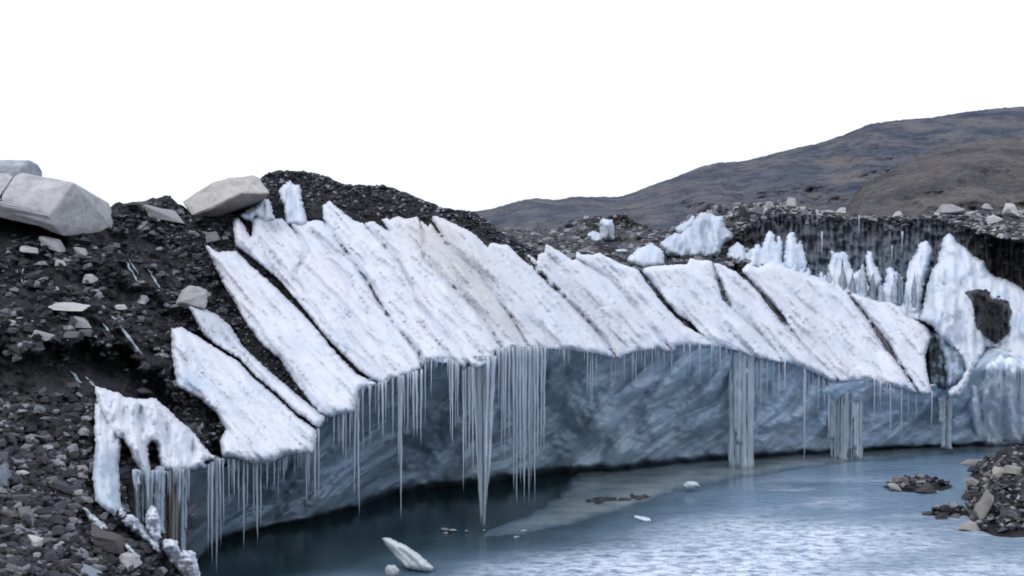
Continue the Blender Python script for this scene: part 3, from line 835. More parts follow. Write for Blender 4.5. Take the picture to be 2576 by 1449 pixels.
for ua, ub, n, la, lb, ra, rb in [(375, 470, 40, 30, 110, .02, .05), (520, 700, 60, 15, 110, .012, .03), (700, 800, 22, 10, 70, .012, .025), (805, 945, 40, 20, 110, .012, .03), (945, 1064, 44, 20, 120, .012, .032), (1066, 1130, 16, 10, 60, .012, .025),
                                   (1130, 1195, 28, 40, 200, .015, .035), (1250, 1378, 95, 60, 260, .018, .05), (1378, 1480, 26, 8, 45, .012, .022), (1480, 1840, 100, 8, 70, .012, .026), (1895, 2090, 50, 10, 90, .012, .03), (2165, 2350, 44, 10, 80, .012, .028), (2480, 2576, 30, 20, 120, .012, .03)]:
    hubs = [(random.uniform(ua, ub), random.uniform(0.25, 1.0), random.uniform(4, 14)) for _ in range(max(2, int((ub - ua) / 22)))]
    for _ in range(int(n * 1.25)):
        hu, hl, hw = random.choice(hubs)
        u = min(max(random.gauss(hu, hw), ua), ub) if random.random() < .75 else random.uniform(ua, ub)
        hl = hl * math.exp(-((u - hu) / 16) ** 2) + 0.15
        t = (1188 if u < 520 else float(lip_edge(u))) - 5
        sd += 1
        L = max(8, lb * hl * random.uniform(0.25, 1.1))
        fringe(u, t, t + L, random.uniform(ra, rb) * (0.8 + 0.5 * random.random() ** 3), float(lipY(u)) + random.uniform(-0.1, 0.5), sd)
o = link_mesh('icicle_fringe', fringe_v, fringe_f, ICICLE, cliff)
tag(o, kind='stuff')

# frozen columns that reach the water or the shelf: bundles of fused icicles
def column(u0, u1, v0, v1, w1, mat, n=7, dy=0.0, seed=0, taper=0.75, uc1=None):
    r = random.Random(seed)
    Y = float(lipY((u0 + u1) / 2)) + dy
    vs, fs = [], []
    n = int(n * 3.2)
    full = w1 > 0.5 * (u1 - u0)
    for k in range(n):
        f = (k + r.uniform(0.1, 0.9)) / n
        ua = u0 + (u1 - u0) * f
        ub = (uc1 if uc1 is not None else (u0 + u1) / 2) + w1 * (f - 0.5) + r.uniform(-2, 2)
        ve = v1 - (r.choice([0, 0, 0.01, 0.03, r.uniform(0.1, 0.6)]) if full else abs(f - 0.5) * r.uniform(0.1, 0.7)) * (v1 - v0)
        yk = Y + r.uniform(-0.10, 0.16)
        m = 16
        rad0 = (u1 - u0) / n * px(Y) * r.choice([0.7, 1.0, 1.3, 1.8, 2.4, 3.0])
        path, rad = [], []
        for i in range(m):
            t = i / (m - 1)
            s = v0 + (ve - v0) * t
            tt = (s - v0) / (v1 - v0)
            path.append(tuple(W(ua + (ub - ua) * tt + r.uniform(-0.8, 0.8), s, yk)))
            rad.append(rad0 * (1 - (1 - taper) * tt + 0.5 * max(0, 1 - tt * 9) + (0.5 * max(0, tt * 9 - 8) if full else 0)) * (1 + r.uniform(-0.22, 0.22)) * (1 if full or t < 0.8 else (1.05 - t) / 0.25))
        a, b = tube(path, rad, 8, seed * 50 + k)
        o = len(vs)
        vs += a
        fs += [tuple(i + o for i in q) for q in b]
    return link_mesh('ice_column', vs, fs, mat, cliff)
column(1188, 1243, 895, 1348, 14, ICICLE, 8, -0.15, 1, 0.35, 1216)
column(1834, 1892, 880, 1186, 58, COLUMN, 7, 0.35, 2, 0.95)
column(2090, 2138, 958, 1160, 44, COLUMN, 6, 0.4, 3, 0.9)
column(2142, 2168, 958, 1158, 24, ICICLE, 4, 0.4, 4, 0.9)
column(2364, 2390, 1000, 1128, 24, COLUMN, 3, 0.8, 5, 0.9)
column(412, 446, 1180, 1400, 34, BROWNCOL, 5, -0.3, 6, 0.95)
column(335, 412, 1185, 1340, 72, COLUMN, 8, -0.3, 7, 0.9)
column(448, 468, 1180, 1440, 14, COLUMN, 3, 0.1, 8, 0.8)

# ------------------------------------------------------------------ rear dirty ice wall and the debris behind
rear = empty('rear_ice_wall', tuple(W(2150, 700, 54)))
tag(rear, 'low dark ice wall streaked with dirt, behind the pale spires below the brown hillside', 'ice cliff')
rim = curve([(1830, 600), (1870, 575), (1900, 552), (1960, 536), (2030, 540), (2100, 547), (2200, 549), (2360, 549), (2440, 568), (2500, 590), (2600, 600), (2800, 605)], 10)
def rearY(u, v):
    f = 0.5 * fbm(u / 45, v / 400, 3) + 0.35 * ridged(u / 14, v / 300, 2)
    f = f + 0.35 * fbm(u / 9, v / 40, 3)
    return 55.2 - 0.9 * smooth(560, 760, v) * 2.5 - 1.0 * f - 0.35 * fbm(u / 22 + 3, v / 22, 3) - np.clip((u - 2400) / 60, 0, 6) * 0.6
us = np.arange(1820, 2760, 4.0)
ts = np.linspace(0, 1, 60)
U = np.repeat(us[:, None], 60, 1)
r0 = rim(us) + 5 * fbm(us / 14, us * 0, 4)
V = r0[:, None] + ts[None] * (800 - r0)[:, None]
Yr = rearY(U, V)
Yr[:, 0] += 0.25
P = W(U, V, Yr)
bk = P[:, 0].copy(); bk[:, 1] += 3.0; bk[:, 2] -= 0.3
P = np.concatenate([bk[:, None], P], 1)
kk = np.clip(smooth(2380, 2470, U) + smooth(1930, 1880, U), 0, 1)[..., None]
hb = smooth(580, 700, V)[..., None] * 0.55
tint = (np.array((0.21, 0.225, 0.27)) * (1 - hb) + np.array((0.24, 0.34, 0.43)) * hb) * (1 - kk) + np.array((0.045, 0.043, 0.046)) * kk
tint = np.concatenate([tint[:, :1], tint], 1)
q = np.stack([U / 60, V / 60], -1); q = np.concatenate([q[:, :1], q], 1)
link_mesh('ice_face', P.reshape(-1, 3), grid_faces(len(us), 61), DARKWALL, rear, attr={'tint': tint.reshape(-1, 3)}, uv=q.reshape(-1, 2))
# a few thin runs of clean ice on the wall
for i, (x, y0, y1, r) in enumerate([(565, 800, 960, .05), (600, 960, 1150, .05), (870, 840, 1000, .035), (1185, 960, 1130, .05), (1110, 1060, 1200, .04), (300, 830, 900, .04), (380, 870, 960, .06), (1300, 860, 940, .05)]):
    (ua, va), (ub, vb) = T(6, [(x, y0), (x, y1)])
    vs, fs = icicle_geo(ua, va, vb, r, float(np.min(rearY(np.array([ua]), np.array([vb])))) - 0.1, 300 + i)
    link_mesh('ice_streak', vs, fs, ICICLE, rear)

for i in range(16):
    u0 = [1895, 1925, 1950, 2030, 2062, 2085, 2145, 2170, 2215, 2250, 2300, 2395, 2405, 2262, 2120, 2195][i]
    v1 = 700 + 0.12 * (u0 - 1900)
    hh, ww = random.uniform(30, 90), random.uniform(6, 14)
    pl = [(u0 - ww, v1 + 30)]
    for t in (0.3, 0.6, 0.85): pl.append((u0 - ww * (1 - t) * random.uniform(.7, 1.2), v1 - hh * t))
    pl.append((u0 + random.uniform(-2, 2), v1 - hh))
    for t in (0.8, 0.5, 0.25): pl.append((u0 + ww * (1 - t) * random.uniform(.7, 1.3), v1 - hh * t))
    pl.append((u0 + ww, v1 + 30))
    slab('ice_spire', pl, rear, yfun=lambda u, v: 50.1 + 0 * u, upright=True, front=0.25, back=0.25, R=8, step=3.5, jag=1.4, relief=0.8,
         tint=lambda u, v, d, q=random.uniform(0.35, 0.9): np.tile((SN * 0.4 + BLUE * 0.6) * q, (len(u), 1)))

def tps(ctrl):
    c = np.array(ctrl, float)
    x, y = c[:, 0] / 300, c[:, 1] / 100
    def ker(d2): return np.where(d2 > 0, d2 * np.log(d2 + 1e-12), 0)
    n = len(c)
    A = np.zeros((n + 3, n + 3))
    A[:n, :n] = ker((x[:, None] - x) ** 2 + (y[:, None] - y) ** 2) + np.eye(n) * 1e-3
    A[:n, n:] = np.stack([np.ones(n), x, y], 1)
    A[n:, :n] = A[:n, n:].T
    w = np.linalg.solve(A, np.concatenate([c[:, 2], np.zeros(3)]))
    def f(u, v):
        u, v = np.asarray(u, float) / 300, np.asarray(v, float) / 100
        r = w[n] + w[n + 1] * u + w[n + 2] * v
        for i in range(n):
            r = r + w[i] * ker((u - x[i]) ** 2 + (v - y[i]) ** 2)
        return r
    return f
field_sky = curve([(1100, 555), (1180, 545), (1240, 566), (1290, 582), (1400, 578), (1432, 558), (1470, 549), (1520, 548), (1552, 538), (1580, 548), (1600, 560), (1640, 575), (1680, 582), (1700, 572), (1735, 545), (1760, 532), (1790, 527),
                   (1850, 514), (1930, 510), (1985, 503), (2000, 520), (2060, 530), (2140, 545), (2350, 545), (2370, 528), (2420, 530), (2500, 535), (2560, 525), (2750, 520)])
fieldYs = tps([(1100, 560, 120), (1240, 566, 110), (1300, 582, 100), (1450, 552, 92), (1550, 540, 84), (1640, 575, 78), (1250, 620, 75), (1350, 640, 62), (1450, 650, 57), (1600, 660, 53), (1700, 640, 54), (1700, 580, 66),
               (1760, 535, 66), (1760, 620, 56), (1850, 515, 64), (1850, 640, 53), (1950, 510, 62), (1950, 560, 58), (2000, 520, 61), (2150, 545, 60), (2150, 570, 56.5), (2350, 545, 60), (2400, 530, 60), (2400, 575, 54), (2576, 528, 58), (2576, 600, 50), (2750, 520, 58), (2750, 600, 48)])
def fieldY(u, v):
    return np.maximum(fieldYs(u, v), 49.0) + 0.5 * fbm(np.asarray(u) / 40, np.asarray(v) / 16, 4)
us = np.arange(1090, 2760, 5.0)
ts = np.linspace(0, 1, 50)
fs0 = field_sky(us) - 3 * fbm(us / 11, us * 0 + 7, 3)
fb = np.where(us < 1860, 730, np.maximum(rim(us) + 4, fs0 + 4))
fb = np.where((us >= 1820) & (us < 1900), 730 + (fb - 730) * smooth(1820, 1900, us), fb)
U = np.repeat(us[:, None], 50, 1)
V = fs0[:, None] + ts[None] * (fb - fs0)[:, None]
P = W(U, V, fieldY(U, V))
back = []
for dy, dz in ((30, -6), (8, -0.5)):
    b = P[:, 0].copy(); b[:, 0] *= (b[:, 1] + dy) / b[:, 1]; b[:, 1] += dy; b[:, 2] += dz
    back.append(b)
P = np.concatenate([np.stack(back, 1), P], 1)
tag(link_mesh('debris_field_terrain', P.reshape(-1, 3), grid_faces(len(us), P.shape[1]), FIELD), kind='structure')

# ice standing among that debris
def field_front(off):
    return lambda u, v: np.full_like(np.asarray(u, float), off)
m1 = slab('ice_hummock', T(5, [(1180, 540), (1200, 510), (1290, 450), (1330, 460), (1400, 400), (1450, 330), (1480, 300), (1560, 310), (1600, 330), (1640, 330), (1650, 400), (1720, 470), (1700, 500), (1640, 540), (1600, 640), (1450, 640), (1330, 640), (1250, 620), (1200, 580)]), None,
          yfun=lambda u, v: 51.5 + 0.03 * (650 - v), upright=True, front=0.7, R=24, step=4.5, relief=2.2, tint=lambda u, v, d: np.tile(SN * 0.45 + BLUE * 0.45, (len(u), 1)) * (1 - 0.25 * smooth(-.1, .5, fbm(u / 14, v / 30, 3)))[:, None])
tag(m1, 'pale blue ice hummock in dark debris, left of the dark streaked ice wall', 'ice hummock')
for poly, y, lab in [
    (T(5, [(1660, 640), (1690, 560), (1740, 520), (1790, 545), (1810, 600), (1850, 560), (1880, 600), (1880, 690), (1780, 690)]), 50.6, 'jagged low ice outcrop between the blue ice hummock and the tallest group of spires'),
    (T(5, [(1290, 420), (1330, 385), (1380, 370), (1400, 330), (1440, 330), (1430, 400), (1380, 450), (1310, 470)]), 54.5, 'small pale ice crest on the upper left shoulder of the blue ice hummock'),
    (T(5, [(640, 460), (700, 440), (745, 455), (760, 500), (740, 530), (690, 510)]), 70.0, 'small slanting ice patch just left of the lone far ice block'),
    (T(5, [(860, 575), (930, 565), (960, 585), (930, 605), (870, 600)]), 56.0, 'flat whitish ice scrap on dark debris right above the round white ice lump')]:
    o = slab('ice_outcrop', poly, None, yfun=lambda u, v, q=y: q + 0.03 * (650 - v), upright=True, front=0.4, R=10, step=3.5, jag=2.0, relief=1.3, tint=lambda u, v, d: np.tile(SN * 0.5 + BLUE * 0.35, (len(u), 1)))
    tag(o, lab, 'ice outcrop')
m2 = slab('ice_spire', T(5, [(735, 350), (780, 350), (835, 360), (850, 430), (850, 515), (790, 520), (730, 505), (745, 430)]), None, yfun=lambda u, v: 74 + 0 * u, upright=True, front=0.6, R=12, step=4, relief=1.5, tint=bluish)
tag(m2, 'small far white ice block standing alone in grey debris below the hill foot', 'ice block')

# ------------------------------------------------------------------ far hills
def hill(name, sky, base_v, Y0, Y1, mat, ua, ub, amp, kind='structure'):
    us = np.arange(ua, ub, 8.0)
    ts = np.linspace(0, 1, 70)
    s = sky(us)
    U = np.repeat(us[:, None], 70, 1)
    t = ts[None]
    V = s[:, None] + t * (base_v - s)[:, None]
    Y = Y1 + (Y0 - Y1) * t ** 0.8 + amp * fbm(U / 120, V / 60, 5) * np.sin(np.pi * np.clip(t, 0.06, 1))
    P = W(U, V, Y)
    b = P[:, 0].copy(); b[:, 0] *= (b[:, 1] + 200) / b[:, 1]; b[:, 1] += 200; b[:, 2] -= 25
    P = np.concatenate([b[:, None], P], 1)
    tag(link_mesh(name, P.reshape(-1, 3), grid_faces(len(us), 71), mat), kind=kind)
hs = curve([(1000, 560), (1180, 533), (1240, 525), (1300, 506), (1350, 498), (1400, 503), (1440, 495), (1560, 495), (1590, 485), (1650, 462), (1700, 445), (1760, 420), (1800, 410), (1870, 405), (1920, 393), (1990, 375), (2060, 360), (2120, 340),
            (2190, 311), (2260, 302), (2340, 296), (2430, 281), (2500, 273), (2576, 268), (2750, 250), (2900, 240)], 8)
hill('hill', lambda u: hs(u) - 2.0 * fbm(u / 14, u * 0, 3), 640, 260, 640, HILL, 1000, 2900, 28)
ss = curve([(2040, 660), (2100, 560), (2137, 508), (2171, 462), (2230, 432), (2303, 406), (2361, 372), (2448, 357), (2576, 341), (2750, 320), (2900, 310)], 16)
hill('hill', ss, 660, 200, 330, SPUR, 2040, 2900, 9)

# ------------------------------------------------------------------ water and ground
def build_water():
    xs, ys = np.arange(-60, 80, 0.8), np.arange(6, 70, 0.5)
    X, Yg = np.meshgrid(xs, ys, indexing='ij')
    P = np.stack([X, Yg, 0 * X], -1)
    u, v = UV(P)
    wl = waterline(u)
    w = 18 * fbm(X / 5, Yg / 3, 3)
    edge = np.interp(u, [480, 900, 1250, 1500, 1750, 2000, 2300, 2576, 3000], [1560, 1480, 1420, 1345, 1265, 1215, 1175, 1150, 1140])
    rip = smooth(-14, 40, v - edge + w)
    milk = np.clip(smooth(-90, 60, v - edge + 2 * w) * 0.9 + 0.25 * smooth(1400, 2200, u), 0, 1)
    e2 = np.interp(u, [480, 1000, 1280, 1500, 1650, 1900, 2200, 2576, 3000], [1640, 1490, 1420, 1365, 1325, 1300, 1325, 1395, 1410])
    glints = smooth(-40, 50, v - e2 + 1.6 * w) * (0.72 + 0.28 * smooth(-.2, .3, fbm(X / 3.0, Yg / 4.0, 3)))  # zone where the painted sky reflections lie on the water
    glints = glints * (1 - 0.8 * np.exp(-((u - 2250) / 190) ** 2 - ((v - 1418 + 0.10 * (u - 2250)) / 22) ** 2))
    glints = np.maximum(glints, 0.35 * smooth(1180, 1230, v) * smooth(1800, 2000, u) * smooth(0.0, 0.4, fbm(X / 4, Yg / 1.6, 3)))
    o = link_mesh('water', P.reshape(-1, 3), grid_faces(len(xs), len(ys)), WATER, attr={'ripple': rip.ravel(), 'milk': milk.ravel(), 'sky_glint': glints.ravel()})
    # faces must look up
    if o.data.polygons[0].normal.z < 0:
        o.data.flip_normals()
    tag(o, kind='structure')
build_water()
g = link_mesh('ground', [(-3000, -500, -2.5), (3000, -500, -2.5), (3000, 4000, -2.5), (-3000, 4000, -2.5)], [(0, 1, 2, 3)], FIELD)
tag(g, kind='structure')

# thin grey shelf of ice along the foot of the wall
def build_shelf():
    fe = [(1215, 1352), (1300, 1346), (1380, 1332), (1450, 1316), (1540, 1290), (1650, 1254), (1740, 1228), (1810, 1212), (1900, 1196), (2000, 1181), (2090, 1169), (2180, 1160), (2300, 1150), (2450, 1140), (2640, 1133)]
    be = [(2640, 1112), (2450, 1114), (2300, 1120), (2150, 1130), (2000, 1140), (1850, 1149), (1700, 1163), (1560, 1180), (1450, 1188), (1425, 1225), (1395, 1262), (1340, 1295), (1250, 1325)]
    poly = fe + be
    pts = []
    for (a, b), (c, d) in zip(poly, poly[1:] + poly[:1]):
        n = max(1, int(math.hypot(c - a, d - b) / 8))
        for i in range(n):
            t = i / n
            x, y = a + (c - a) * t, b + (d - b) * t
            pts.append((x + 12 * float(fbm(x / 40, y / 12, 3)), y + 4 * float(fbm(x / 35, 3.3, 3))))
    n = len(pts)
    gx, gy = np.meshgrid(np.arange(1200, 2650, 9.0), np.arange(1108, 1360, 3.5))
    gx, gy = gx.ravel() + rng.uniform(-2, 2, gx.size), gy.ravel() + rng.uniform(-1, 1, gx.size)
    k = inside(pts, gx, gy)
    gx, gy = gx[k], gy[k]
    k = dist_to(pts, gx, gy) > 2.0
    gx, gy = gx[k], gy[k]
    vs, es, fs, _, _, _ = delaunay_2d_cdt([Vector(q) for q in pts] + [Vector(q) for q in zip(gx, gy)], [(i, (i + 1) % n) for i in range(n)], [], 1, 1e-5)
    u, v = np.array([q[0] for q in vs]), np.array([q[1] for q in vs])
    d = dist_to(pts, u, v)
    top = W(u, v, water_y(v))
    top[:, 2] += 0.006 + 0.02 * smooth(0, 10, d)
    e = (smooth(0, 13, d + 4 * fbm(u / 30, v / 8, 2)) * smooth(1210, 1480, u))[:, None]
    tint = np.array((0.075, 0.12, 0.155)) * (1 - e) + np.array((0.23, 0.275, 0.285)) * e
    m = len(u)
    bot = top - np.array((0, 0, 0.1))
    faces = [tuple(f) for f in fs] + [tuple(i + m for i in reversed(f)) for f in fs] + [(i, (i + 1) % n, (i + 1) % n + m, i + m) for i in range(n)]
    o = link_mesh('ice_shelf', np.concatenate([top, bot]), faces, SHELF, shade=False, attr={'tint': np.concatenate([tint, tint])})
    tag(o, 'thin grey green shelf of ice lying on the water along the cliff foot', 'ice shelf')
build_shelf()

# ------------------------------------------------------------------ stones
def hull_stone(seed):
    """angular stone: a skewed block with broken corners"""
    r = random.Random(seed)
    bm = bmesh.new()
    sk, tp = r.uniform(-.35, .35), r.uniform(0.35, 0.95)
    for sx in (-1, 1):
        for sy in (-1, 1):
            for sz in (-1, 1):
                k = tp if sz > 0 else 1.0
                p = Vector((sx * k + sk * sz + r.uniform(-.32, .32), sy * k + r.uniform(-.32, .32), sz * 0.8 + r.uniform(-.3, .3)))
                if r.random() < 0.35:                # a broken corner
                    for ax in range(3):
                        q = p.copy(); q[ax] *= r.uniform(0.1, 0.6)
                        bm.verts.new(q * 0.78)
                else:
                    bm.verts.new(p * 0.78)
    bmesh.ops.convex_hull(bm, input=bm.verts)
    bmesh.ops.delete(bm, geom=[v for v in bm.verts if not v.link_faces], context='VERTS')
    bmesh.ops.recalc_face_normals(bm, faces=bm.faces)
    bm.verts.index_update()
    vs = np.array([v.co[:] for v in bm.verts])
    fs = [tuple(v.index for v in f.verts) for f in bm.faces]
    bm.free()
    return vs, fs
PROTO = [hull_stone(50 + i) for i in range(20)]

STONE_MESH = {}
def stone_mesh(k, mat):
    """angular stone with slightly worn edges; shared by copies"""
    key = (k, mat.name)
    if key not in STONE_MESH:
        vs, fs = PROTO[k]
        me = bpy.data.meshes.new('stone')
        bm = bmesh.new()
        bv = [bm.verts.new(v) for v in vs]
        for f in fs: bm.faces.new([bv[i] for i in f])
        bmesh.ops.dissolve_limit(bm, angle_limit=0.2, verts=bm.verts, edges=bm.edges)
        bmesh.ops.bevel(bm, geom=list(bm.edges), offset=0.05, segments=1, affect='EDGES')
        bmesh.ops.triangulate(bm, faces=bm.faces)
        bmesh.ops.subdivide_edges(bm, edges=[e for e in bm.edges if e.calc_length() > 0.4], cuts=2)
        bmesh.ops.triangulate(bm, faces=bm.faces)
        bm.normal_update()
        co = np.array([v.co[:] for v in bm.verts])
        nz = fbm(co[:, 0] * 1.7 + 13 * k, co[:, 2] * 2.0 + co[:, 1] * 1.6, 3)
        for v, q in zip(bm.verts, nz):
            v.co += v.normal * 0.085 * float(q)
        bm.to_mesh(me)
        bm.free()
        me.materials.append(mat)
        STONE_MESH[key] = me
    return STONE_MESH[key]

def place_stone(u, v, w, h, Y, mat, label=None, group=None, k=None, rot=None, name='stone', cat='stone', depth=None, sink=0.12):
    """stone seen at (u, v), w x h frame units, resting on the surface at distance Y"""
    k = random.randrange(len(PROTO)) if k is None else k
    s = px(Y)
    o = bpy.data.objects.new(name, stone_mesh(k, mat))
    COL.objects.link(o)
    c = W(u, v, Y - (h if depth is None else depth) * s * 0.4 * (1 - sink))
    o.location = c
    o.rotation_euler = (random.uniform(-.15, .15), rot if rot is not None else random.uniform(-.25, .25), random.uniform(-.5, .5))
    d = (w + h) / 2 if depth is None else depth
    o.scale = (w * s / 1.85, d * s / 1.85, h * s / 1.85)
    tag(o, label, cat, group)
    return o

def tY(u, v): return float(terrY(np.array([u]), np.array([v]))[0])
def t1(view, x, y): return T(view, [(x, y)])[0]
S1, S2, S6, S8 = (VIEWS[k][2] * K for k in (1, 2, 6, 8))
named = [
    (1, 355, 690, 150, 100, PALE, 'pale blocky stone in the shade below the huge boulder at the left edge'),
    (1, 200, 733, 140, 55, PALE, 'flat pale stone just left of the pale block under the huge boulder'),
    (1, 605, 930, 105, 75, PALE, 'pale stone standing clear in the middle of the dark upper left slope'),
    (1, 550, 740, 80, 62, PALE, 'small pale stone on dark soil under the right end of the huge boulder'),
    (1, 970, 1062, 115, 72, PALE, 'pale wedge shaped stone left of the round boulder beside the ice'),
    (1, 440, 1115, 255, 58, PALE, 'long flat pale slab lying across the dark left slope'),
    (1, 545, 1222, 125, 92, PALE, 'chunky pale stone just below the long flat pale slab'),
    (1, 290, 1315, 165, 70, PALE, 'pale tilted slab at the upper rim of the dark hollow'),
    (1, 490, 1310, 125, 62, STONE, 'grey stone right of the pale tilted slab on the hollow rim'),
    (1, 75, 1172, 110, 52, STONE, 'upper of two flat grey stones near the left frame edge'),
    (1, 70, 1228, 105, 44, PALE, 'lower of two flat stones near the left frame edge'),
    (1, 410, 820, 75, 52, PALE, 'small pale stone beneath the pale block under the huge boulder'),
    (1, 955, 585, 62, 42, PALE, 'little pale stone on the ridge below the cracked pale slab'),
    (1, 825, 1122, 75, 52, PALE, 'small pale stone at the lower left of the wedge shaped stone'),
    (1, 1130, 385, 72, 66, DARKST, 'dark knob of rock on the skyline between the two boulders'),
    (1, 1440, 650, 130, 90, STONE, 'grey slab leaning against the tip of the uppermost left ice fin'),
    (2, 225, 1222, 155, 84, PALE, 'pale oblong block among dark stones at the lower left'),
    (2, 25, 790, 130, 175, BLUEST, 'blue grey rock cut by the left frame edge below the dark hollow'),
    (2, 142, 770, 84, 44, PALE, 'small pale stone right of the blue grey rock at the frame edge'),
    (2, 700, 1215, 225, 130, BROWNST, 'large flat brown grey slab on the lower slope beside the dirty ice lumps'),
    (2, 850, 1345, 155, 130, PALE, 'pale angular rock below the flat brown slab near the water'),
    (2, 380, 1150, 115, 66, STONE, 'grey stone above and right of the pale oblong block'),
    (2, 410, 980, 95, 72, STONE, 'grey upright stone at the foot of the thin ice ribs'),
    (2, 130, 940, 125, 72, STONE, 'broad grey stone below the blue grey rock at the frame edge'),
    (2, 540, 1412, 205, 66, BLUEST, 'flat blue grey stone at the bottom frame edge'),
    (2, 950, 1262, 95, 105, BROWNST, 'brown rounded stone wedged between the dirty ice lumps'),
]
for vw, x, y, w, h, m, lab in named:
    u, v = t1(vw, x, y)
    s = VIEWS[vw][2] * K
    place_stone(u, v, w * s, h * s, tY(u, v + h * s * .3), m, lab)
u, v = t1(1, 1310, 1060)
place_stone(u, v, 195 * S1, 185 * S1, tY(u, v) - 0.35, PALE, 'pale rounded boulder perched at the top of the narrow dirty ice fin', None, 3, 0.2, 'boulder', 'boulder')
u, v = t1(1, 1110, 490)
place_stone(u, v, 250 * S1, 130 * S1, tY(u, v), PALE, 'broken whitish slab on the ridge, left of the sloping boulder', None, 5, 0.1, 'boulder', 'boulder')

def hull_boulder(name, pts, Y, mat, label, seed):
    """large boulder from its corners (u, v, metres behind the nearest edge)"""
    bm = bmesh.new()
    for u, v, d in pts:
        bm.verts.new(tuple(W(u, v, Y + d)))
    bmesh.ops.convex_hull(bm, input=bm.verts)
    bmesh.ops.delete(bm, geom=[v for v in bm.verts if not v.link_faces], context='VERTS')
    bmesh.ops.dissolve_limit(bm, angle_limit=0.16, verts=bm.verts, edges=bm.edges)
    bmesh.ops.bevel(bm, geom=list(bm.edges), offset=0.03, segments=1, affect='EDGES')
    bmesh.ops.triangulate(bm, faces=bm.faces)
    bmesh.ops.subdivide_edges(bm, edges=[e for e in bm.edges if e.calc_length() > 0.35], cuts=3, use_grid_fill=True)
    bmesh.ops.triangulate(bm, faces=bm.faces)
    bmesh.ops.recalc_face_normals(bm, faces=bm.faces)
    bm.normal_update()
    for v in bm.verts:
        n = float(fbm(np.array([v.co.x * 1.3 + seed]), np.array([v.co.z * 1.6 + v.co.y]), 3)[0])
        v.co += v.normal * 0.03 * n
    me = bpy.data.meshes.new(name)
    c = sum((v.co for v in bm.verts), Vector()) / len(bm.verts)
    bmesh.ops.translate(bm, verts=bm.verts, vec=-c)
    bm.to_mesh(me)
    bm.free()
    me.materials.append(mat)
    o = bpy.data.objects.new(name, me)
    o.location = c
    COL.objects.link(o)
    tag(o, label, 'boulder')
    return o
def B(pts): return [(*t1(1, x, y), d) for x, y, d in pts]
big = hull_boulder('boulder', B([(500, 275, 0.6), (345, 490, 0.0), (350, 560, 0.05), (430, 640, 0.8), (740, 410, 3.2), (762, 455, 3.1), (782, 590, 2.8), (730, 612, 2.5), (540, 592, 1.3), (640, 606, 2.0),
                           (10, 385, 0.1), (40, 470, 0.15), (118, 222, 1.0), (150, 206, 1.3), (320, 240, 1.0), (640, 340, 2.2), (300, 250, 3.9), (600, 500, 4.2), (0, 300, 3.0), (0, 480, 3.0), (380, 600, 3.4)]),
             34.2, BOULDER, 'huge pale angular boulder at the left edge with a dark shaded underside', 1)
for nm, pts in (('broken_block', [(-420, 190, 0.9), (-420, 340, .5), (-10, 380, 0.35), (95, 232, 1.25), (60, 214, 1.5), (-420, 180, 3.0), (0, 220, 3.2), (-10, 400, 2.8), (-420, 420, 2.8)]),
                ('lower_ledge', [(-420, 352, .15), (-420, 420, .5), (0, 396, -0.02), (0, 462, 0.2), (330, 498, -0.08), (366, 520, 0.1), (372, 588, 0.35), (300, 560, .35), (-420, 380, 2.8), (0, 480, 2.8), (360, 590, 2.8)])):
    o = hull_boulder(nm, B(pts), 34.2, BOULDER, None, 5)
    for k in ('category',): del o[k]
    o.parent = big
    o.matrix_parent_inverse = Matrix.Translation(-big.location)
hull_boulder('boulder', B([(-300, 130, 0.4), (60, 118, 0.3), (200, 122, 0.5), (255, 150, 0.8), (288, 200, 1.0), (285, 300, 0.9), (150, 160, 0.0), (120, 300, 0.0), (-300, 300, 0.2), (-300, 180, 2.5), (200, 160, 2.5), (200, 300, 2.6)]),
             38.6, BLUEB, 'rounded blue grey boulder peeping over the huge pale boulder', 2)
slope_boulder = hull_boulder('boulder', B([(1238, 405, 0.8), (1330, 340, 0.9), (1430, 282, 1.0), (1560, 242, 1.1), (1715, 225, 1.1), (1760, 242, 0.9), (1832, 345, 0.3), (1640, 335, 0.05), (1560, 380, 0.0), (1390, 462, 0.0), (1305, 498, 0.2), (1820, 365, 1.2),
                           (1700, 432, 1.7), (1560, 462, 1.5), (1480, 500, 1.2), (1390, 488, 0.7), (1300, 400, 2.6), (1500, 280, 2.8), (1740, 260, 2.8), (1780, 400, 2.6), (1400, 500, 2.4)]),
             39.3, SLAB, 'large pale boulder with sloping top and brown overhang beside the leftmost ice teeth', 3)

o = hull_boulder('broken_face', B([(1828, 352, .30), (1640, 346, -.02), (1562, 392, -.07), (1395, 472, -.07), (1318, 500, 0.12), (1480, 506, .75), (1560, 468, 1.05), (1700, 438, 1.3), (1818, 370, .9), (1700, 410, 2.5), (1480, 490, 2.3)]), 39.3, BROWNFACE, None, 9)
del o['category']
o['label'] = 'brown broken face under the overhang'
o.parent = slope_boulder
o.matrix_parent_inverse = Matrix.Translation(-slope_boulder.location)

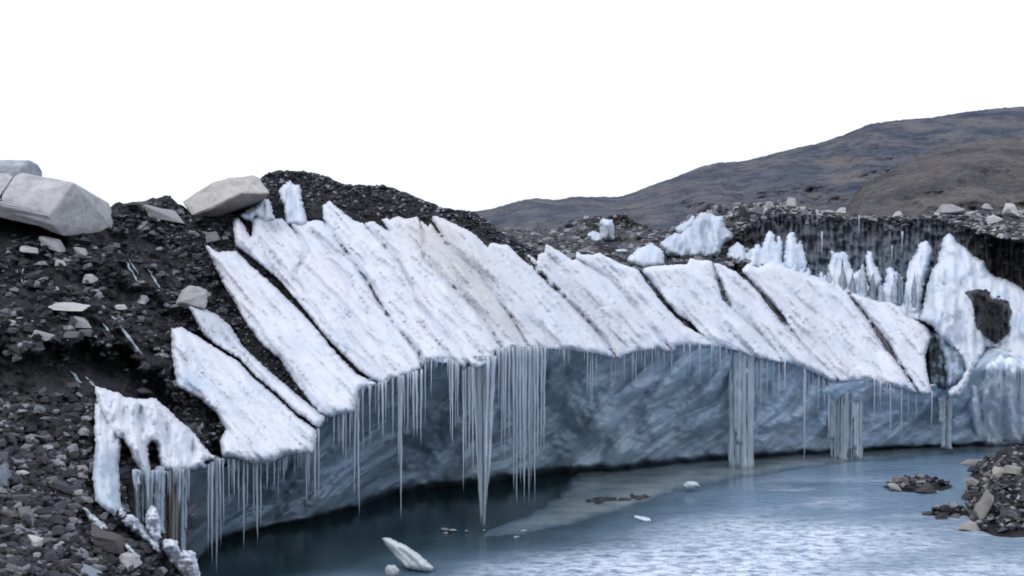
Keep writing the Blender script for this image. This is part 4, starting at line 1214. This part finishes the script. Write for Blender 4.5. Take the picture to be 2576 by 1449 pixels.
# rim of the rear wall and its stones
for x, y, w, h, m, lab in [
    (375, 752, 95, 85, PALE, 'pale pyramid shaped stone, highest on the rim of the dark rear ice wall'),
    (745, 803, 85, 52, PALE, 'rounded whitish stone on the flat middle of the rear wall rim'),
    (1530, 800, 195, 95, PALE, 'large pale tilted slab on the rear rim where the rubble bank begins'),
    (1800, 782, 72, 60, PALE, 'pale block between the tilted slab and the upright stone on the far bank'),
    (1970, 800, 105, 110, PALE, 'upright pale stone near the right end of the far rubble bank'),
    (1840, 872, 130, 75, PALE, 'broad pale stone in the lower face of the far rubble bank'),
    (650, 818, 75, 32, PALE, 'low flat pale stone left of the rounded whitish rim stone'),
    (1150, 828, 80, 42, PALE, 'low pale stone alone on the bare dark part of the rear rim'),
    (130, 805, 125, 80, STONE, 'big buff block at the left end of the rear wall rim'),
    (220, 762, 65, 52, PALE, 'small pale stone on top of the buff block on the rim'),
    (30, 825, 75, 95, DARKST, 'dark upright rock at the left end of the rear wall rim'),
    (850, 840, 44, 42, DARKST, 'small black stone right of the rounded whitish rim stone')]:
    u, v = t1(6, x, y)
    place_stone(u, v, w * S6, h * S6, float(fieldY(np.array([u]), np.array([v + h * S6 * .4]))[0]) - 1.0, m, lab)
for x, y, w, h, lab in [(1525, 275, 42, 65, 'left one of two black rock knobs on the skyline above the ice hummock'), (1615, 275, 42, 60, 'right one of two black rock knobs on the skyline above the ice hummock'), (665, 375, 50, 70, 'lone dark rock left of the small far ice block')]:
    u, v = t1(5, x, y)
    s = VIEWS[5][2] * K
    place_stone(u, v, w * s, h * s, float(fieldY(np.array([u]), np.array([v + 12]))[0]) - .5, DARKST, lab)

# rubble: one mesh of loose stones for each stretch of ground
def rubble(n, samp, yfun, smin, smax, cols, off=0.3, name='rubble', minz=None):
    vs_all, fs_all, ti = [], [], []
    off_i = 0
    cnt = 0
    while cnt < n:
        u, v = samp()
        if u is None: continue
        Y = float(yfun(np.array([u]), np.array([v]))[0])
        s = smin * (smax / smin) ** (random.random() ** 2.2)
        c = W(u, v, Y - s * off)
        vs, fs = PROTO[random.randrange(20)]
        R = np.array(Euler((random.uniform(-.4, .4), random.uniform(-.4, .4), random.uniform(0, 6.28))).to_matrix())
        sc = np.array((random.uniform(.7, 1.5), random.uniform(.7, 1.2), random.uniform(.35, .8))) * s
        p = (vs * sc) @ R.T + c
        vs_all.append(p)
        fs_all += [tuple(i + off_i for i in f) for f in fs]
        off_i += len(vs)
        col = np.array(cols[random.randrange(len(cols))]) * random.uniform(0.75, 1.25)
        ti.append(np.tile(col, (len(vs), 1)))
        cnt += 1
    o = link_mesh(name, np.concatenate(vs_all), fs_all, RUBBLE, shade=False, attr={'tint': np.concatenate(ti)})
    tag(o, kind='stuff')
    return o
DK, MD, LT = (0.020, 0.020, 0.023), (0.050, 0.053, 0.064), (0.235, 0.24, 0.262)
def in_left():
    u = random.uniform(-260, 620)
    v = random.uniform(505, 1449)
    if v < skyline(u) + 4: return None, None
    if v > 1150 and u > bank_edge(v): return None, None
    if u > 430 and v > 830 and u > np.interp(v, [830, 1000, 1160], [440, 470, 545]): return None, None
    if float(hollow(np.array([u]), np.array([v]))[0]) > 0.5 and random.random() < 0.93: return None, None
    if float(fbm(np.array([u / 70]), np.array([v / 45]), 3)[0]) < random.uniform(-0.35, 0.3): return None, None
    return u, v
rubble(10000, in_left, terrY, 0.022, 0.17, [DK, DK, DK, DK, MD, MD, LT, (0.13, 0.128, 0.135)])
def in_low():
    u, v = random.uniform(-200, 480), random.uniform(1080, 1480)
    if u > bank_edge(v) - 10: return None, None
    if v < np.interp(u, [-60, 250, 480], [1060, 1150, 1300]): return None, None
    return u, v
rubble(1900, in_low, terrY, 0.03, 0.17, [DK, MD, MD, LT, (0.12, 0.12, 0.127)])
def in_gaps():
    u, v = random.uniform(420, 900), random.uniform(560, 1165)
    return (u, v) if v < lip_edge(u) - 14 and v > skyline(u) else (None, None)
rubble(4200, in_gaps, terrY, 0.03, 0.11, [DK, DK, DK, MD, MD, LT], 0.2)
def in_crest():
    u = random.uniform(560, 1420)
    v = skyline(u) + random.uniform(-3, 130) * random.random()
    return u, v
rubble(3000, in_crest, terrY, 0.03, 0.11, [DK, DK, MD, MD, LT], 0.2)
def in_groove():
    g = random.choice(list(G.values()))
    i = random.randrange(len(g) - 1)
    t = random.random()
    return g[i][0] + (g[i + 1][0] - g[i][0]) * t + random.uniform(-6, 6), g[i][1] + (g[i + 1][1] - g[i][1]) * t
rubble(700, in_groove, terrY, 0.02, 0.07, [DK, DK, MD], 0.2)
def in_field():
    u = random.uniform(1150, 1880)
    v = field_sky(u) + random.uniform(-2, 170)
    return u, v
rubble(3800, in_field, fieldY, 0.06, 0.38, [DK, MD, MD, LT, LT, (0.34, 0.335, 0.34), DK], 0.2)
def in_rim():
    u = random.uniform(1860, 2640)
    v = field_sky(u) + random.random() * max(6, rim(u) + 5 - field_sky(u))
    if 2080 < u < 2370 and random.random() < .6: return None, None
    return u, v
rubble(1100, in_rim, fieldY, 0.05, 0.24, [MD, LT, LT, (0.36, 0.34, 0.33), (0.42, 0.41, 0.40), DK], 0.2)
def in_face():
    u = random.uniform(1840, 2600)
    v = rim(u) + random.uniform(-3, 40 + 70 * smooth(2420, 2520, u)) * random.random() ** 1.6
    return u, v
rubble(900, in_face, rearY, 0.04, 0.16, [DK, DK, MD, MD, LT], 0.1)
def in_pocket():
    u, v = t1(7, random.uniform(1650, 1980), random.uniform(450, 840))
    return (u, v) if inside(T(7, [(1660, 470), (1790, 450), (1950, 530), (1985, 610), (1960, 770), (1865, 850), (1710, 720)]), np.array([u]), np.array([v]))[0] else (None, None)
rubble(260, in_pocket, lambda u, v: slopeY(u, v) - 1.25, 0.03, 0.10, [DK, MD, MD, LT], 0.2)

# individual stones of the left slope
GL = 'loose stones on the dark left slope'
for i in range(110):
    while True:
        u, v = in_left()
        if u is not None and 0 < u < 540: break
    w = random.uniform(10, 26) * (0.7 + 0.5 * (v > 1150))
    place_stone(u, v, w, w * random.uniform(.4, .7), tY(u, v + 3), random.choice([STONE, STONE, STONE, DARKST, PALE]), 'small angular stone in the loose rubble of the dark left slope', GL)
for i in range(70):
    while True:
        u, v = in_low()
        if u is not None and u > 0: break
    w = random.uniform(16, 42)
    place_stone(u, v, w, w * random.uniform(.4, .7), tY(u, v + 4), random.choice([STONE, STONE, STONE, DARKST, DARKST, BROWNST]), 'angular grey stone heaped among others at the lower left corner', 'stones heaped at the lower left corner')

# the rock spit and islets on the right
def spit_h(u, v):
    """height of the gravel mound above the water at ground distance of (u, v)"""
    a = np.exp(-(((u - 2620) / 150) ** 4) - (((v - 1250) / 85) ** 4)) * 1.25
    b = np.exp(-(((u - 2310) / 85) ** 2) - (((v - 1225) / 14) ** 2)) * 0.42
    c = np.exp(-(((u - 2380) / 55) ** 2) - (((v - 1292) / 9) ** 2)) * 0.30
    return a + b + c
us = np.arange(2180, 2900, 6.0); vs_ = np.arange(1140, 1400, 3.0)
U, V = np.meshgrid(us, vs_, indexing='ij')
P = W(U, V, water_y(V))
P[..., 2] = spit_h(U, V) * (1 + 0.35 * fbm(U / 30, V / 14, 3)) - 0.16
tag(link_mesh('gravel_spit_terrain', P.reshape(-1, 3), grid_faces(len(us), len(vs_))[:, ::-1], GROUND), kind='structure')
def on_spit(u, v, lift=0.0):
    p = W(u, v, float(water_y(v)))
    p[2] = max(float(spit_h(np.array(u), np.array(v))) - 0.10, -0.02) + lift
    return p
def spit_samp():
    while True:
        u, v = random.uniform(2200, 2700), random.uniform(1150, 1345)
        h = float(spit_h(np.array(u), np.array(v)))
        if h > 0.17: return u, v, h
vs_all, fs_all, ti, oi = [], [], [], 0
for i in range(1100):
    u, v, h = spit_samp()
    s = random.uniform(0.03, 0.12)
    vs, fs = PROTO[random.randrange(20)]
    R = np.array(Euler((random.uniform(-.6, .6), random.uniform(-.6, .6), random.uniform(0, 6.28))).to_matrix())
    p = (vs * np.array((random.uniform(.8, 1.8), 1, random.uniform(.4, .8))) * s) @ R.T + on_spit(u, v, s * .3)
    vs_all.append(p); fs_all += [tuple(k + oi for k in f) for f in fs]; oi += len(vs)
    ti.append(np.tile(np.array(random.choice([DK, DK, MD, (0.12, 0.11, 0.108), LT])) * random.uniform(.7, 1.3), (len(vs), 1)))
tag(link_mesh('rubble', np.concatenate(vs_all), fs_all, RUBBLE, shade=False, attr={'tint': np.concatenate(ti)}), kind='stuff')
def spit_stone(u, v, w, h, mat, label, group=None, rot=None, k=None):
    """(u, v) is where the stone is seen; find the ground below it"""
    vg = v
    for _ in range(12):
        p = on_spit(u, vg, h * px(float(water_y(vg))) * 0.3)
        vv = float(UV(p)[1])
        vg += (v - vv) * 0.7
        vg = min(max(vg, 1130), 1500)
    o = place_stone(u, v, w, h, float(p[1]), mat, label, group, k, rot)
    o.location = p
    return o
for x, y, w, h, m, rot, lab in [
    (2352, 845, 85, 210, PALE, 0.62, 'long pale slab leaning up the front of the right hand rock spit'),
    (2425, 665, 130, 100, PALE, -0.5, 'pale angular block high on the right hand rock spit'),
    (2272, 605, 110, 62, PALE, 0, 'pale flat stone at the back corner of the right hand rock spit'),
    (2258, 965, 140, 90, PALE, 0.1, 'pale mottled stone at the water edge, front corner of the rock spit'),
    (2310, 722, 170, 44, PALE, 0.35, 'thin pale slab sloping toward the water at the left flank of the spit'),
    (2190, 898, 72, 40, STONE, 0, 'grey stone joining the small islet to the rock spit'),
    (1880, 700, 110, 66, STONE, 0, 'grey stone on top of the long low islet left of the spit'),
    (1840, 742, 70, 50, PALE, 0, 'pale stone at the left tip of the long low islet'),
    (2020, 740, 120, 74, DARKST, 0, 'dark stone at the right half of the long low islet'),
    (2105, 888, 110, 56, DARKST, 0, 'black wet stone of the small islet in front of the spit'),
    (2035, 890, 60, 36, BROWNST, 0, 'brown stone at the left end of the small islet'),
    (2520, 650, 130, 90, PALE, 0.3, 'pale stone at the right frame edge on top of the spit'),
    (2495, 865, 110, 80, STONE, 0.2, 'grey block in the middle front of the rock spit'),
    (2300, 645, 70, 60, DARKST, 0.2, 'dark stone below the pale flat stone at the back of the spit'),
    (2270, 790, 120, 70, DARKST, 0.1, 'dark overhung stone on the left flank of the rock spit')]:
    u, v = t1(8, x, y)
    spit_stone(u, v, w * S8, h * S8 * (0.8 if h < 150 else 1), SPITST if m is PALE else m, lab, rot=rot)
for i in range(75):
    u, v, h = spit_samp()
    if u > 2600: u -= 120
    w = random.uniform(12, 32)
    v2 = float(UV(on_spit(u, v, .05))[1])
    spit_stone(u, v2, w, w * random.uniform(.25, .55), random.choice([STONE, DARKST, BROWNST, BROWNST, SPITST]), 'angular stone piled with others on the right hand rock spit', 'stones piled on the rock spit', rot=random.uniform(-.7, .7))
# dark stones on the shelf under the middle of the wall
for i in range(26):
    x = min(max(random.gauss(270, 95), 30), 420)
    u, v = t1(8, x, 812 - 0.06 * (x - 200) + random.gauss(0, 7))
    place_stone(u, v, random.uniform(10, 30), random.uniform(3, 9), float(water_y(v + 3)), random.choice([DARKST, DARKST, DARKST, BROWNST]), 'flat dark stone in the wet stony patch on the grey ice shelf', 'dark stones on the ice shelf', depth=20)
# ice bits around the foot of the big hanging column
for i in range(8):
    u, v = t1(4, random.uniform(1150, 1800), random.gauss(1165, 28))
    w = random.uniform(7, 22)
    place_stone(u, v, w, w * .28, float(water_y(v + 2)), random.choice([BLUEST, STONE, PALE]), 'small whitish ice lump near the foot of the thick hanging ice column', 'ice lumps below the hanging column', name='ice_lump', cat='ice lump', depth=12)

# floating and stranded ice
fl = slab('floating_ice', T(4, [(815, 1210), (870, 1215), (960, 1255), (1040, 1305), (1085, 1345), (1150, 1400), (1120, 1425), (1050, 1420), (970, 1400), (900, 1325), (850, 1265)]), None,
          yfun=lambda u, v: np.full_like(u, float(water_y(1436))) + 0.004 * (1436 - v), upright=False, front=0.28, back=0.3, R=18, step=4, jag=1.2, relief=0.7, tint=lambda u, v, d: np.tile(np.array((0.50, 0.55, 0.56)), (len(u), 1)))
tag(fl, 'pointed grey white ice floe tilting out of the dark water', 'ice floe')
fr = slab('ice_lump', T(4, [(840, 1400), (860, 1380), (900, 1380), (930, 1410), (920, 1445), (880, 1460), (845, 1445)]), None, yfun=lambda u, v: np.full_like(u, float(water_y(1455))), front=0.15, back=0.15, R=8, step=3, jag=1,
          relief=.3, tint=lambda u, v, d: np.tile(np.array((0.42, 0.43, 0.45)), (len(u), 1)))
tag(fr, 'small rounded ice lump in front of the pointed ice floe', 'ice lump')
fr = slab('ice_lump', T(8, [(335, 905), (400, 905), (450, 915), (475, 935), (430, 935), (380, 920)]), None, yfun=lambda u, v: water_y(v) - 0.05, front=0.08, back=0.08, R=6, step=3, jag=1, relief=.2,
          tint=lambda u, v, d: np.tile(np.array((0.6, 0.68, 0.75)), (len(u), 1)))
tag(fr, 'thin white ice sliver floating in front of the ice shelf edge', 'ice lump')
fr = slab('ice_lump', T(8, [(640, 735), (670, 712), (720, 715), (745, 740), (700, 755), (660, 755)]), None, yfun=lambda u, v: water_y(1235) - 0.1 + 0 * u, front=0.15, back=0.15, R=8, step=3, jag=1, relief=.2,
          tint=lambda u, v, d: np.tile(np.array((0.5, 0.55, 0.58)), (len(u), 1)))
tag(fr, 'whitish ice lump resting at the edge of the grey ice shelf', 'ice lump')

bankY = lambda u, v: terrY(np.minimum(u, bank_edge(v) - 28), v) - 0.25
def dirty(u, v, d):
    k = smooth(-0.3, 0.4, fbm(u / 14, v / 14, 3))[:, None]
    return np.array((0.62, 0.66, 0.72)) * (1 - k) + np.array((0.36, 0.37, 0.41)) * k
for poly, lab in [
    (T(2, [(765, 965), (790, 965), (805, 1000), (830, 1045), (800, 1075), (765, 1055)]), 'small pointed ice tooth above the other dirty ice lumps at the bank'),
    (T(2, [(985, 985), (1010, 985), (1035, 1015), (1055, 1100), (1062, 1200), (1015, 1230), (960, 1140), (955, 1050)]), 'upright white ice tooth standing in front of the brown ice column'),
    (T(2, [(830, 1050), (870, 1045), (920, 1090), (985, 1180), (1040, 1230), (1065, 1310), (1010, 1280), (930, 1195), (860, 1150), (795, 1090)]), 'slanting dirty white ice ridge along the lower left bank'),
    (T(2, [(1060, 1212), (1110, 1205), (1165, 1215), (1185, 1290), (1200, 1275), (1280, 1285), (1305, 1380), (1330, 1500), (1240, 1500), (1150, 1390), (1080, 1300)]), 'lumpy white ice at the water edge in the lower left'),
    (T(2, [(775, 1195), (800, 1200), (860, 1265), (930, 1325), (900, 1345), (840, 1290)]), 'thin white ice rib above the pale angular rock near the water'),
    (T(2, [(540, 995), (570, 1005), (640, 1065), (720, 1135), (660, 1160), (605, 1120)]), 'pale ice rib above the large flat brown slab')]:
    o = slab('ice_ridge', poly, None, yfun=bankY, upright=True, front=0.4, back=0.3, R=13, step=3.5, jag=2.0, relief=1.2, tint=dirty)
    tag(o, lab, 'ice ridge')
# thin ribs of old ice showing through the left slope
ribs = [((1, 755, 1175), (1, 965, 1440), 9, 'longest thin grey ice rib, running down into the dark hollow'), ((1, 800, 1165), (1, 870, 1260), 7, 'short grey ice rib beside the top of the longest one'), ((1, 1000, 860), (1, 1095, 1000), 8, 'grey ice rib left of the round boulder beside the ice'),
        ((1, 840, 780), (1, 935, 950), 7, 'faint ice rib in dark soil under the ridge between the boulders'), ((2, 455, 690), (2, 570, 950), 9, 'steep ice rib in the lower left above the stone heap'), ((2, 375, 670), (2, 420, 790), 7, 'short upright ice rib in the lower left slope'),
        ((2, 465, 100), (2, 530, 180), 8, 'left rib of two pale ice ribs above the small left ice slab'), ((2, 560, 140), (2, 630, 205), 8, 'right rib of two pale ice ribs above the small left ice slab')]
ribs += [((1, 880, 800), (1, 940, 900), 5, 'thin ice rib right next to the faint one under the ridge'), ((1, 940, 940), (1, 1000, 1000), 5, 'short ice rib above the pale wedge shaped stone'),
         ((1, 700, 1230), (1, 770, 1330), 5, 'thin ice rib left of the top of the longest one'), ((2, 440, 780), (2, 490, 960), 6, 'ice rib just left of the steep rib above the stone heap'), ((2, 590, 1000), (2, 700, 1120), 6, 'slanting ice rib above the pale rib on the flat brown slab'),
         ((2, 460, 880), (2, 500, 980), 5, 'lowest short ice rib at the foot of the steep rib'), ((1, 160, 840), (1, 150, 960), 4, 'faint upright ice rib below the flat pale stone at the upper left')]
for i, (a, b, w, lab) in enumerate(ribs):
    (ua, va), (ub, vb) = t1(*a), t1(*b)
    n = 12
    path, rad = [], []
    for j in range(n):
        t = j / (n - 1)
        u, v = ua + (ub - ua) * t + random.uniform(-2, 2), va + (vb - va) * t
        path.append(tuple(W(u, v, tY(u, v) - 0.05)))
        rad.append(w * 0.0045 * (0.25 + math.sin(math.pi * (0.1 + 0.8 * t))) * random.uniform(.7, 1.3))
    vs, fs = tube(path, rad, 6, 700 + i)
    o = link_mesh('ice_rib', vs, fs, COLUMN)
    tag(o, lab, 'ice rib')

# ------------------------------------------------------------------ light, world, camera
SUN_EL, SUN_AZ = math.radians(55), math.radians(230)
w = bpy.data.worlds.new('World')
scene.world = w
w.use_nodes = True
nt = w.node_tree
bg = nt.nodes['Background']
sky = nt.nodes.new('ShaderNodeTexSky')
sky.sky_type = 'NISHITA'
sky.sun_disc = False
sky.sun_elevation = SUN_EL
sky.sun_rotation = SUN_AZ
sky.dust_density = 6.0
sky.air_density = 1.2
mx = nt.nodes.new('ShaderNodeMix')
mx.data_type = 'RGBA'
mx.inputs['Factor'].default_value = 0.88               # closed cloud cover over the clear sky
mx.inputs[7].default_value = (11.3, 12.1, 13.9, 1)
nt.links.new(sky.outputs['Color'], mx.inputs[6])
nt.links.new(mx.outputs[2], bg.inputs['Color'])
bg.inputs['Strength'].default_value = 0.10
sd_ = bpy.data.lights.new('sun', 'SUN')
sd_.energy = 1.0
sd_.angle = math.radians(25)
sd_.color = (1.0, 0.99, 0.98)
so = bpy.data.objects.new('sun', sd_)
so.rotation_euler = Euler((math.pi / 2 - SUN_EL, 0, math.radians(-50)))
COL.objects.link(so)

cd = bpy.data.cameras.new('camera')
cd.sensor_width = 36
cd.lens = F / 2576 * 36
cd.clip_end = 6000
co = bpy.data.objects.new('camera', cd)
co.location = (0, 0, H)
co.rotation_euler = (math.pi / 2 - PITCH, 0, 0)
COL.objects.link(co)
scene.camera = co
scene.render.engine = 'CYCLES'
scene.cycles.use_denoising = True
scene.cycles.filter_width = 1.8
scene.cycles.max_bounces = 8
vs = scene.view_settings
vs.view_transform = 'Standard'
vs.look = 'None'
vs.exposure = 0.0
vs.gamma = 1.0
